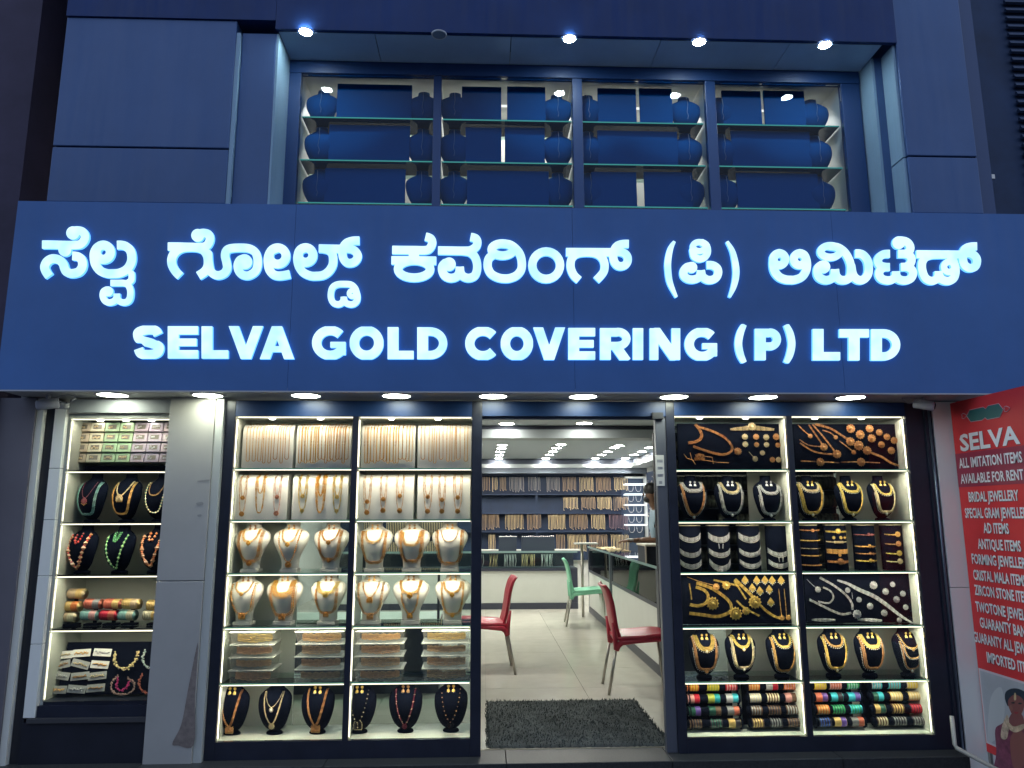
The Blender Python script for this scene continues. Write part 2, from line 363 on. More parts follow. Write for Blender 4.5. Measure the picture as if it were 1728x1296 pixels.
def sdf_mesh(strokes, x0, x1, y0, y1, step, mapf, name, clip=None):
    """union of thick strokes sampled on a grid, contoured by marching squares and given depth"""
    nx = int((x1-x0)/step)+2; ny = int((y1-y0)/step)+2
    gx = x0 + step*np.arange(nx); gy = y0 + step*np.arange(ny)
    X, Y = np.meshgrid(gx, gy); D = np.full(X.shape, 1e9)
    for s in strokes:
        if s[0] == 'c':
            D = np.minimum(D, np.hypot(X-s[1], Y-s[2]) - s[3]); continue
        _, pts, hw, flat = s[:4]
        raw = len(pts) < 3 or (len(s) > 4 and s[4] == 'raw')
        hws = hw if isinstance(hw, (list, tuple)) else [hw]*len(pts)
        P3 = [(p[0], p[1], h) for p, h in zip(pts, hws)]
        if not raw: P3 = catmull(P3, 6)
        d = np.full(X.shape, 1e9)
        for a, b in zip(P3[:-1], P3[1:]):
            vx, vy = b[0]-a[0], b[1]-a[1]; L2 = vx*vx+vy*vy
            if L2 < 1e-9: continue
            t = np.clip(((X-a[0])*vx + (Y-a[1])*vy)/L2, 0, 1)
            d = np.minimum(d, np.hypot(X-a[0]-t*vx, Y-a[1]-t*vy) - (a[2] + t*(b[2]-a[2])))
        for end in (0, 1):
            if flat[end]:
                e, q = (P3[0], P3[1]) if end == 0 else (P3[-1], P3[-2])
                vx, vy = e[0]-q[0], e[1]-q[1]; L = math.hypot(vx, vy) or 1
                pl = ((X-e[0])*vx + (Y-e[1])*vy)/L
                near = np.hypot(X-e[0], Y-e[1]) < e[2]*1.25
                d = np.where(near, np.maximum(d, pl), d)
        D = np.minimum(D, d)
    if clip:
        D = np.maximum.reduce([D, clip[0]-X, X-clip[1], clip[2]-Y, Y-clip[3]])
    V = []; idx = {}; faces = []; edges = []
    def vert(key, p):
        i = idx.get(key)
        if i is None: i = idx[key] = len(V); V.append(p)
        return i
    ins = D < 0
    cells = np.argwhere(ins[:-1,:-1] | ins[1:,:-1] | ins[:-1,1:] | ins[1:,1:])
    for j, i in cells:
        cs = [(j, i), (j, i+1), (j+1, i+1), (j+1, i)]; poly = []; cut = []
        for k in range(4):
            a, b = cs[k], cs[(k+1) % 4]
            if ins[a]: poly.append(vert(a, (gx[a[1]], gy[a[0]])))
            if ins[a] != ins[b]:
                da, db = D[a], D[b]; t = da/(da-db); key = (min(a, b), max(a, b))
                v = vert(key, (gx[a[1]]+t*(gx[b[1]]-gx[a[1]]), gy[a[0]]+t*(gy[b[0]]-gy[a[0]])))
                cut.append((v, ins[a])); poly.append(v)
        if len(poly) >= 3: faces.append(poly)
        if len(cut) >= 2:
            for q in range(0, len(cut)-1, 2):
                a, b = cut[q], cut[q+1]
                edges.append((a[0], b[0]) if a[1] else (b[0], a[0]))
    W3 = [mapf(*p) for p in V]; n = len(W3)
    mb = MB()
    mb.v = [(w[0], YF, w[2]) for w in W3]
    ext = {}
    for a, b in edges:
        for q in (a, b):
            if q not in ext:
                # the back edge stands a little outside the front so that the side glows past the face
                ext[q] = len(mb.v); mb.v.append((W3[q][0], YB, W3[q][2]))
    for f in faces: mb.f.append(tuple(f)); mb.m.append(0)
    for a, b in edges: mb.f.append((a, b, ext[b], ext[a])); mb.m.append(1)
    me = mb.mesh(name, [LFACE, LSIDE]); return me

def crop(cx, cy, s): return lambda x, y: P(cx + x/s, cy + y/s, YF)
def ell(cx, cy, rx, ry, hw, a0=0, a1=360, n=28, flat=(0, 0)):
    return ('s', [(cx+rx*cos(radians(a0+(a1-a0)*k/n)), cy+ry*sin(radians(a0+(a1-a0)*k/n))) for k in range(n+1)], hw, flat, 'raw')
T, N_ = 1, 0
ff, fn, nf, nn = (1, 1), (1, 0), (0, 1), (0, 0)
def st_(pts, hw, flat=nn): return ('s', pts, hw, flat)
K = []
c1 = crop(50, 370, 8.1)
K.append((c1, [st_([(168,345),(320,346),(450,350),(650,350),(715,322),(752,265),(752,210),(715,165),(650,152),(600,160)], 57, fn), ('c', 590, 187, 90), ('c', 480, 418, 88),
     st_([(266,780),(222,715),(203,650),(230,585),(285,545),(345,538),(410,560),(455,610),(475,670),(500,715),(550,738),(600,738),(665,718),(708,670),(722,610),(708,550),(668,515),(625,503),(582,500)], 60, ff)]))
K.append((c1, [ell(1005,450,98,98,62), st_([(1005,352),(930,380),(885,450),(880,530),(900,620),(960,700),(1050,738),(1130,742),(1230,733),(1330,680),(1385,590),(1393,500),(1370,420),(1310,368),(1250,352),(1192,352)], 60, nf),
     st_([(1103,870),(1200,870),(1290,872),(1345,900),(1375,970),(1372,1060),(1345,1115),(1290,1137),(1230,1122),(1195,1080),(1190,1015)], 44, ff), st_([(1335,870),(1385,835),(1393,790),(1392,742)], 42, nn),
     st_([(1190,1015),(1185,1075),(1150,1120),(1085,1137),(1030,1115),(1000,1055),(1008,990),(1050,962)], 44, fn), ('c', 1072, 985, 68)]))
c2 = crop(270, 370, 8.1)
K.append((c2, [st_([(105,372),(250,373),(400,377),(560,380),(635,360),(675,300),(680,240),(655,200),(600,186),(560,190)], 57, fn), ('c', 515, 220, 88),
     st_([(274,775),(215,715),(170,640),(157,570),(172,500),(220,435),(300,392),(410,380),(520,390),(595,425),(645,500),(657,590),(645,660),(600,722),(522,772)], 60, ff),
     st_([(655,470),(665,600),(695,715),(780,765),(870,740),(915,670),(908,590),(888,500),(905,430),(965,397),(1100,388),(1220,400),(1300,450),(1332,540),(1330,640),(1300,710),(1240,755),(1180,770),(1110,748),(1070,690),(1062,620),(1090,560),(1130,540)], 57), ('c', 1155, 580, 103)]))
c3 = crop(430, 370, 8.1)
K.append((c3, [ell(311,500,114,112,59), st_([(311,390),(225,430),(184,510),(180,600),(200,690),(250,752),(320,772),(400,765),(480,748)], 59, nf)]))
K.append((c3, [ell(693,488,100,100,61), st_([(693,390),(630,415),(590,480),(582,560),(605,650),(660,725),(750,768),(830,775),(930,763),(1010,710),(1060,630),(1070,550),(1055,470),(1005,420),(930,400)], 58),
     st_([(872,398),(1020,401),(1170,405)], 57, fn), st_([(1431,290),(1340,294),(1260,320),(1212,375),(1197,450),(1208,530),(1250,585),(1300,598),(1360,580),(1400,530),(1402,480),(1365,430),(1310,405),(1240,398),(1160,404)], 57, fn)]))
K.append((c3, [st_([(1215,1055),(1210,1110),(1180,1148),(1130,1162),(1070,1138),(1040,1070),(1042,990),(1068,925),(1130,890),(1220,884),(1310,892),(1365,935),(1388,990),(1402,1050),(1395,1110),(1360,1150),(1310,1163),(1250,1145),(1222,1105),(1215,1055)], 43, ff), ell(1332,1014,43,42,33)]))
c4 = crop(650, 370, 8.1)
K.append((c4, [st_([(95,418),(250,420),(400,421),(560,421),(618,385),(643,320),(628,270),(590,247),(550,236)], 57, ff), st_([(84,560),(400,562),(699,565)], 57, ff), ('s', [(392,440),(392,560)], 70, ff),
     ell(395,680,220,118,58)]))
K.append((c4, [st_([(721,425),(900,428),(1080,430),(1170,422),(1240,375),(1260,315),(1243,268),(1210,250),(1166,240)], 57, ff),
     st_([(1040,430),(1150,447),(1220,505),(1253,590),(1255,690),(1222,770),(1145,802),(1070,782),(1030,730),(1020,648)], 57, nf),
     st_([(1020,648),(1012,730),(970,785),(890,802),(815,770),(780,700),(783,640),(820,598)], 58, fn), ('c', 873, 613, 91)]))
K.append((c4, [ell(1603,412,148,82,57), st_([(1603,332),(1701,345),(1783,400),(1840,475),(1866,570),(1861,680),(1804,760),(1720,800),(1640,810),(1540,795),(1450,745),(1407,670),(1400,600),(1420,530),(1480,480)], 57)]))
c5 = crop(860, 370, 7.855)
K.append((c5, [ell(485,608,184,182,55)]))
K.append((c5, [st_([(747,434),(1050,435),(1340,437)], 55, fn), st_([(922,806),(858,748),(818,670),(808,590),(830,510),(900,455),(1030,438),(1150,455),(1225,510),(1258,590),(1252,680),(1210,745),(1149,808)], 54, ff),
     st_([(1581,325),(1500,327),(1430,350),(1388,405),(1374,490),(1388,560),(1425,607),(1475,622),(1530,605),(1563,560),(1563,500),(1530,455),(1470,432),(1400,428),(1340,437)], 54, fn)]))
c6 = crop(1100, 370, 8.1)
K.append((c6, [st_([(311,300),(255,400),(222,560),(222,700),(250,870),(337,1064)], [20,38,45,45,40,20], ff)]))
K.append((c6, [ell(648,372,86,62,41), st_([(560,420),(575,498),(615,530),(662,541),(720,520),(757,470),(762,410),(740,350),(690,318)], 47), ('c', 545, 658, 76),
     st_([(540,640),(478,655),(437,705),(440,770),(490,812),(560,823),(630,803),(665,760),(672,697)], 55, nf), st_([(672,697),(690,775),(745,820),(810,829),(877,800),(907,735),(897,675),(855,638),(805,624),(750,624)], 55, ff)]))
K.append((c6, [st_([(1028,302),(1105,440),(1148,640),(1150,780),(1120,920),(1062,1064)], [20,36,45,45,38,20], ff)]))
c7 = crop(1280, 370, 8.1)
K.append((c7, [ell(285,545,82,82,55), ell(565,545,82,82,55), st_([(285,463),(228,490),(205,560),(205,640),(228,720),(290,790),(370,822),(430,828),(500,825),(590,790),(643,720),(662,640),(655,560),(625,490),(565,463)], 57)]))
K.append((c7, [ell(982,440,130,80,50), st_([(982,366),(1090,385),(1180,450),(1240,550),(1265,650),(1266,740)], 54), ('c', 893, 650, 88),
     st_([(860,625),(815,665),(808,740),(843,800),(920,831),(1000,812),(1038,760),(1045,683)], 57, nf), st_([(1045,683),(1060,765),(1108,820),(1170,832),(1230,812),(1262,750),(1268,640)], 57, fn),
     st_([(1268,640),(1290,750),(1340,815),(1405,832),(1460,805),(1500,740),(1507,650),(1490,560),(1440,495),(1390,470),(1322,467)], 57, nf)]))
c8 = crop(1460, 370, 7.855)
K.append((c8, [st_([(330,457),(250,462),(190,500),(170,555),(200,610),(265,630),(329,632)], 54, ff), st_([(329,632),(250,638),(197,680),(188,740),(230,792),(310,810),(375,790),(408,745),(410,688)], 54, ff),
     ('c', 445, 310, 84), st_([(470,280),(535,292),(580,325),(600,380),(580,430),(530,455),(437,457)], 54, nf), st_([(437,457),(540,460),(600,490),(615,550),(585,605),(530,630),(475,632)], 54, ff),
     st_([(475,632),(560,634),(620,670),(633,730),(600,788),(530,810),(455,795),(415,745),(410,688)], 54, ff)]))
K.append((c8, [st_([(680,462),(970,464),(1260,467)], 53, fn), st_([(1060,468),(980,468),(880,475),(805,505),(762,560),(754,640),(775,730),(815,790),(880,816),(940,798),(970,750),(973,688)], 53, nf),
     st_([(973,688),(985,755),(1030,803),(1110,817),(1170,785),(1197,720),(1195,640),(1170,560),(1140,500),(1100,465)], 54, fn), ell(1115,630,69,69,42),
     st_([(1485,358),(1400,362),(1335,385),(1303,440),(1297,520),(1312,590),(1352,632),(1400,646),(1455,630),(1481,580),(1478,520),(1440,472),(1380,448),(1300,455)], 54, fn)]))
def bounds(strokes):
    xs, ys = [], []
    for s in strokes:
        if s[0] == 'c': xs += [s[1]-s[3], s[1]+s[3]]; ys += [s[2]-s[3], s[2]+s[3]]
        else:
            h = max(s[2]) if isinstance(s[2], (list, tuple)) else s[2]
            xs += [p[0]-h for p in s[1]] + [p[0]+h for p in s[1]]; ys += [p[1]-h for p in s[1]] + [p[1]+h for p in s[1]]
    return min(xs)-9, max(xs)+9, min(ys)-9, max(ys)+9
for f, strokes in K:
    x0, x1, y0, y1 = bounds(strokes)
    put('kannada_letter', sdf_mesh(strokes, x0, x1, y0, y1, 6.5, f, 'kannada_letter'), sb)

def eng(ch, w, h):
    v = 9.2; a = 7.0
    bar = lambda x0, y0, x1, y1, t: ('s', [(x0, y0), (x1, y1)], t, (1, 1))
    L = []
    if ch == 'E': L = [bar(v, 0, v, h, v), bar(v, a, w, a, a), bar(v, h/2, w-2.5, h/2, a-0.6), bar(v, h-a, w, h-a, a)]
    if ch == 'L': L = [bar(v, 0, v, h, v), bar(v, h-a, w, h-a, a)]
    if ch == 'T': L = [bar(0, a, w, a, a), bar(w/2, 0, w/2, h, v)]
    if ch == 'I': L = [bar(w/2, 0, w/2, h, w/2)]
    if ch == 'N': L = [bar(7.3, 0, 7.3, h, 7.3), bar(w-7.3, 0, w-7.3, h, 7.3), bar(7, 0, w-7, h, 8.6)]
    if ch == 'V': L = [bar(8, -4, w/2, h+1, 8), bar(w-8, -4, w/2, h+1, 8)]
    if ch == 'A': L = [bar(8, h+4, w/2, -1, 8), bar(w-8, h+4, w/2, -1, 8), bar(12, h*0.70, w-12, h*0.70, 5)]
    rx, ry = w/2-7.7, h/2-6
    if ch == 'O': L = [ell(w/2, h/2, rx, ry, 8.0)]
    if ch == 'C': L = [ell(w*.545, h/2, w*.545-7.7, ry, 7.8, 40, 320, 26, (1, 1))]
    if ch == 'G': L = [ell(w*.535, h/2, w*.535-7.7, ry, 7.8, 35, 318, 26, (0, 1)), bar(w*0.54, h*0.56, w-1, h*0.56, 5), bar(w-7, h*0.47, w-7, h*0.88, 6.8)]
    if ch == 'D': L = [bar(v, 0, v, h, v), bar(v, a, w*0.42, a, a), bar(v, h-a, w*0.42, h-a, a), ell(w*0.42, h/2, w*0.58-7.7, h/2-a, 7, -90, 90, 18)]
    if ch in 'PR':
        L = [bar(v, 0, v, h, v), bar(v, a, w*0.58, a, a), bar(v, h*0.56, w*0.58, h*0.56, a-0.4), ell(w*0.58, h*0.34, w*0.42-7.2, h*0.22, 6.8, -90, 90, 14)]
        if ch == 'R': L.append(bar(w*0.5, h*0.56, w-7, h+3, 8.2))
    if ch == 'S': L = [st_([(w-10, h*0.27), (w*0.72, 7.5), (w*0.45, 6.2), (w*0.20, 10), (8.5, h*0.29), (w*0.24, h*0.43), (w*0.55, h*0.52), (w-9.5, h*0.62), (w-9, h*0.76), (w*0.73, h-8), (w*0.5, h-6.2), (w*0.26, h-8), (9.5, h*0.70)], 7.9, ff)]
    if ch == '(': L = [st_([(w-5, 0), (w*0.45, h*0.22), (w*0.30, h*0.5), (w*0.45, h*0.78), (w-5, h)], [4.5, 6, 6.2, 6, 4.5], ff)]
    if ch == ')': L = [st_([(5, 0), (w*0.55, h*0.22), (w*0.70, h*0.5), (w*0.55, h*0.78), (5, h)], [4.5, 6, 6.2, 6, 4.5], ff)]
    return L
ENG = [('S',224,276.5),('E',283,334),('L',340,385),('V',385,444.5),('A',437.5,497),('G',526.5,583.5),('O',590,647),('L',654,698),('D',704,755.5),
    ('C',785,840),('O',845,899.5),('V',899,954.5),('E',959,1004.5),('R',1012.5,1064.5),('I',1068,1085.5),('N',1096.5,1148),('G',1155.5,1210.5),
    ('(',1240,1261),('P',1274,1318.5),(')',1321.5,1342.5),('L',1371.5,1418),('T',1416.5,1466.5),('D',1470,1520)]
for ch, a, b in ENG:
    xm = (a+b)/2; yt = 550 + (xm-225)*0.0043; yb = 604.5 + (xm-225)*0.0030
    if ch in '()': yt -= 7; yb += 4.5
    h = yb-yt; w = b-a
    put('english_letter', sdf_mesh(eng(ch, w, h), -3, w+3, -3, h+3, 0.8, lambda x, y, a=a, yt=yt: P(a+x, yt+y, YF), 'english_letter', (0, w, -0.6, h+0.6)), sb)

# ---------------------------------------------------------------- downlights
DLM = emis('downlight_panel', (0.93, 1.0, 0.82), 28.0)
DLU = emis('upper_spot_lamp', (0.80, 0.97, 1.0), 160.0)
RIM = mat('lamp_rim_white', (0.8, 0.8, 0.78), 0.4)
def downlight(x, y, z, r, em, label, cat, group, drop=0.006):
    o = empty('downlight', (x, y, z)); tag(o, label, cat, group)
    put('rim', MB().lathe([(r*0.94, -drop), (r*1.08, -drop), (r*1.14, 0.0), (r*0.94, 0.0)], (0,0,0), 'z', 28, cap=False).mesh('rim', RIM), o)
    put('lamp_panel', MB().lathe([(r*0.935, -drop*0.9), (r*0.935, -0.001)], (0,0,0), 'z', 28).mesh('lamp_panel', em), o)
    return o
px = [195, 353, 517, 669, 832, 985, 1140, 1293, 1444]
nm = ['above the narrow side showcase', 'above the grey pillar', 'above the first window column of the left showcase', 'above the second window column of the left showcase',
      'just above the left post of the doorway', 'above the middle of the doorway', 'above the notice and right door post', 'above the first column of the right showcase', 'above the second column of the right showcase']
for x, n in zip(px, nm):
    d = ray(x, 667); t = (2.128-EYE.z)/d.z; X = d.x*t
    downlight(X, -0.165, 2.1275, 0.09, DLM, 'round flush LED downlight in the soffit ' + n, 'light', 'downlights under the sign')
nm = ['above the far left bay of the upper window', 'near the middle, above the second mullion gap', 'above the third bay of the upper window', 'at the right end of the upper soffit']
for (x, y), n in zip([(516,53), (961,64.5), (1180,70), (1392,75)], nm):
    d = ray(x, y); t = (4.489-EYE.z)/d.z; q = EYE + d*t
    downlight(q.x, q.y, 4.4895, 0.042, DLU, 'small lit round spotlight in upper soffit ' + n, 'light', 'spotlights in the upper soffit')
d = ray(741, 58); q = EYE + d*((4.489-EYE.z)/d.z)
downlight(q.x, q.y, 4.4895, 0.045, mat('unlit_lamp', (0.25, 0.33, 0.42), 0.4), 'unlit round spotlight in the upper soffit between the first two lit ones', 'light', None)
# indoor ceiling lights
inn = [(855,715),(986,714)]
rows = [[(248,393),(243,417),(235,443),(228,466),(221,489),(218,505)], [(677,390),(646,414),(619,440),(594,464),(568,489),(549,505)],
        [(1100,397),(1066,412),(1018,441),(972,464),(927,489),(899,505)], [(1322,412),(1266,440),(1208,463),(1150,488),(1112,503)]]
for r_ in rows:
    for x, y in r_: inn.append((790+x/4.32, 660+y/4.32))
rowid = [(i, j) for i, r_ in enumerate(rows) for j in range(len(r_))]
INL = emis('indoor_downlight', (1.0, 0.98, 0.88), 190.0); INF = emis('entrance_downlight', (1.0, 0.98, 0.88), 60.0)
for k, (x, y) in enumerate(inn):
    d = ray(x, y); q = EYE + d*((2.399-EYE.z)/d.z)
    if q.y > 8.6: q.y = 8.55
    if k < 2: lb, g = 'round ceiling downlight just inside the doorway, %s of two' % ('left' if k == 0 else 'right'), 'downlights just inside the doorway'
    else: lb, g = 'round ceiling downlight, %s from the front in the %s row inside the shop' % (ORD[rowid[k-2][1]], ORD[rowid[k-2][0]]), 'downlights in rows on the shop ceiling'
    downlight(q.x, q.y, 2.3995, 0.088 if k < 2 else 0.072, INF if k < 2 else INL, lb, 'light', g, 0.004)
for k, (x, y) in enumerate(((-0.9, 5.5), (-0.9, 7.0), (-1.8, 2.2), (-1.8, 5.5), (-1.8, 7.4), (-0.6, 2.2), (0.27, 2.0))):
    downlight(x, y, 2.3995, 0.088, INL, 'round ceiling downlight deeper in the shop behind the left showcase, %s of seven' % ORD[k], 'light', 'downlights behind the left showcase')

# ================================================================ SHOWCASES
ZL = [0.100, 0.415, 0.737, 1.053, 1.373, 1.692, 2.017]
ZR = [0.085, 0.395, 0.716, 1.044, 1.358, 1.684, 2.027]
DEP = 0.33
LEDV = emis('led_strip_side', (1.0, 0.87, 0.68), 4.0)
def showcase(name, label, X0, cols, X1, Z, ztop, glassback, whiteback, z0=0.0, header=True):
    o = empty(name, (0, 0, 0)); tag(o, label, 'showcase')
    x0, x1 = cols[0][0], cols[-1][1]
    # frame, butt jointed
    bevel(bbox('frame_post', (X0, -0.012, z0), (x0, 0.02, ztop), FRAME, o), 0.003)
    bevel(bbox('frame_post', (x1, -0.012, z0), (X1, 0.02, ztop), FRAME, o), 0.003)
    for (a, b), (c, d) in zip(cols[:-1], cols[1:]): bbox('frame_mullion', (b, -0.012, Z[0]), (c, 0.02, Z[-1]), FRAME, o)
    bbox('frame_rail', (x0, -0.0115, z0), (x1, 0.02, Z[0]), FRAME, o)
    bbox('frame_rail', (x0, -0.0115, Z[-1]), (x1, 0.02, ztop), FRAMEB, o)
    # carcass
    bbox('side_panel', (x0-0.02, 0.0205, Z[0]-0.02), (x0-0.0005, DEP, Z[-1]+0.02), CASEW, o)
    bbox('side_panel', (x1+0.0005, 0.0205, Z[0]-0.02), (x1+0.02, DEP, Z[-1]+0.02), CASEW, o)
    for (a, b), (c, d) in zip(cols[:-1], cols[1:]): bbox('divider', (b+0.0005, 0.0205, Z[0]-0.02), (c-0.0005, DEP, Z[-1]+0.02), CASEW, o)
    bbox('bottom_board', (x0, 0.0205, Z[0]-0.02), (x1, DEP, Z[0]), CASEW, o)
    bbox('top_board', (x0, 0.0205, Z[-1]), (x1, DEP, Z[-1]+0.02), CASEW, o)
    for a, b in whiteback: bbox('back_panel', (a, DEP+0.0005, b[0]), (b[1], DEP+0.012, b[2]), CASEW, o)
    bbox('back_glass', (x0-0.02, DEP+0.014, Z[0]-0.02), (x1+0.02, DEP+0.019, Z[-1]+0.02), GLASS, o)
    for (a, b) in cols:
        bbox('glass_pane', (a+0.001, 0.004, Z[0]+0.001), (b-0.001, 0.009, Z[-1]-0.001), GLASS, o)
        for k, z in enumerate(Z[1:-1]):
            sh = bbox('shelf', (a+0.002, 0.028, z-0.006), (b-0.002, DEP-0.004, z+0.002), SHELFG, o)
            bbox('glass_edge', (a+0.002, 0.0262, z-0.006), (b-0.002, 0.0278, z+0.002), EDGEG, sh)
        for k, z in enumerate(Z[1:]):
            zz = z-0.0065 if k < len(Z)-2 else z-0.001
            bbox('led_strip', (a+0.006, 0.0205, zz-0.005), (b-0.006, 0.026, zz), LED, o)
            led_lamp(a+0.02, b-0.02, 0.032, zz-0.007, 1.75 if k > 0 else 1.35, o)
        side = a if (a+b)/2 < 0.5 else b
        sx = (a+0.001, a+0.0038) if side == a else (b-0.0038, b-0.001)
        for z, zz in zip(Z[:-1], Z[1:]):
            bbox('led_strip', (sx[0], 0.0205, z+0.01), (sx[1], 0.026, zz-0.02), LEDV, o)
        nsp = 2
        for k in range(nsp):
            xc = a + (b-a)*(0.27+0.42*k)
            put('spot_lamp', MB().lathe([(0.016, -0.006), (0.020, 0.0)], (xc, 0.10, Z[-1]-0.0005), 'z', 12).mesh('spot_lamp', LEDSP), o)
    return o
CL = [(-1.555, -0.822), (-0.787, -0.072)]
CR = [(1.226, 1.955), (1.990, 2.740)]
left_case = showcase('showcase', 'tall black framed left showcase of gold necklaces on white and black busts beside the doorway', -1.617, CL, -0.008, ZL, 2.117,
         True, [(-1.555, (ZL[0], -1.20, ZL[-1])), (-0.787, (ZL[4], -0.072, ZL[-1])), (-1.199, (ZL[4], -0.822, ZL[-1]))])
right_case = showcase('showcase', 'tall black framed right showcase with velvet boards, black busts and coloured bangles', 1.170, CR, 2.86, ZR, 2.117,
         True, [(1.60, (ZR[1], 1.955, ZR[2])), (2.0, (ZR[1], 2.74, ZR[2])), (2.42, (ZR[3], 2.74, ZR[5])), (1.99, (ZR[2], 2.40, ZR[3])), (1.80, (ZR[3], 1.955, ZR[5])), (1.226, (ZR[0], 1.955, ZR[1])), (1.99, (ZR[0], 2.74, ZR[1]))])

# -------- busts
def loft(prof, seg=22, flatback=0.35):
    mb = MB(); vs = []; fs = []
    for z, w, d, yc in prof:
        for k in range(seg):
            a = 2*pi*k/seg; y = -d*cos(a)
            if y > 0: y *= flatback
            vs.append((w*sin(a), yc + y, z))
    for i in range(len(prof)-1):
        for k in range(seg):
            k2 = (k+1) % seg; fs.append((i*seg+k, (i+1)*seg+k, (i+1)*seg+k2, i*seg+k2))
    fs.append(tuple(range(seg))); fs.append(tuple((len(prof)-1)*seg+k for k in range(seg))[::-1])
    return mb.add(vs, fs)
def smoothprof(kn, n=5): return catmull(kn, n)
WP = smoothprof([(0.020,0.056,0.030,0.01),(0.05,0.055,0.034,0.008),(0.09,0.062,0.040,0.004),(0.13,0.080,0.050,0.0),(0.17,0.101,0.056,0.0),(0.205,0.113,0.056,0.006),(0.235,0.111,0.050,0.014),(0.258,0.092,0.043,0.022),(0.272,0.062,0.036,0.028),(0.285,0.047,0.031,0.031),(0.300,0.043,0.029,0.033),(0.318,0.046,0.029,0.034)])
BP = smoothprof([(0.018,0.030,0.020,0.02),(0.035,0.052,0.030,0.012),(0.065,0.074,0.042,0.004),(0.11,0.092,0.050,-0.002),(0.155,0.103,0.055,0.0),(0.20,0.106,0.053,0.006),(0.235,0.100,0.046,0.014),(0.262,0.076,0.039,0.022),(0.280,0.050,0.033,0.028),(0.295,0.040,0.029,0.031),(0.322,0.038,0.027,0.033)])
ME_WB = loft(WP).mesh('bust_body', BUSTW, True); ME_BB = loft(BP).mesh('bust_body', VELVET, True)
ME_WF = MB().box((-0.056, -0.03, 0.0), (0.056, 0.05, 0.0195)).mesh('bust_foot', BUSTW)
ME_BF = MB().lathe([(0.050, 0), (0.052, 0.006), (0.046, 0.014), (0.032, 0.0185)], (0, 0.015, 0), 'z', 20, sy=0.8).mesh('bust_foot', VELVET, True)
def surf(prof, x, z, off=0.004):
    zs = [p[0] for p in prof]; z = min(max(z, zs[0]), zs[-1])
    for i in range(len(prof)-1):
        if zs[i+1] >= z:
            t = (z-zs[i])/max(zs[i+1]-zs[i], 1e-9); w = prof[i][1]+(prof[i+1][1]-prof[i][1])*t; d = prof[i][2]+(prof[i+1][2]-prof[i][2])*t; yc = prof[i][3]+(prof[i+1][3]-prof[i][3])*t
            break
    q = min(abs(x)/w, 0.97); return yc - d*sqrt(1-q*q) - off

def rosette(mb, c, r, mi=0, n=9, ax=(0, -1, 0)):
    """domed medallion facing -y with a beaded rim"""
    x, y, z = c
    mb.lathe([(r*0.90, 0.0), (r*0.86, -r*0.30), (r*0.74, -r*0.30), (r*0.66, -r*0.02), (r*0.60, -r*0.02), (r*0.52, -r*0.42), (r*0.40, -r*0.42), (r*0.32, -r*0.12), (r*0.26, -r*0.5), (r*0.001, -r*0.62)], c, 'y', 12, mi)
    n = max(n, 12)
    for k in range(n):
        a = 2*pi*k/n; mb.bead((x+r*0.93*cos(a), y-r*0.08, z+r*0.93*sin(a)), r*0.14, mi)
def strand(mb, pts, r, mi=0, mi2=None, every=0, rz=None, step=None):
    for k, p in enumerate(resample(pts, step or r*2.0)):
        mb.bead(p, r*(0.82+0.36*((k*7919 % 13)/12))*(1.5 if (every and k % every == 0) else 1), mi2 if (mi2 is not None and every and k % every == 0) else mi, rz)
def ucurve(a, zt, zb, e, n=30):
    return [(a*math.copysign(abs(cos(t))**e, cos(t)), zt-(zt-zb)*sin(t)**(1.0 if e < 1.2 else 1.25)) for t in [pi*k/n for k in range(n+1)]]
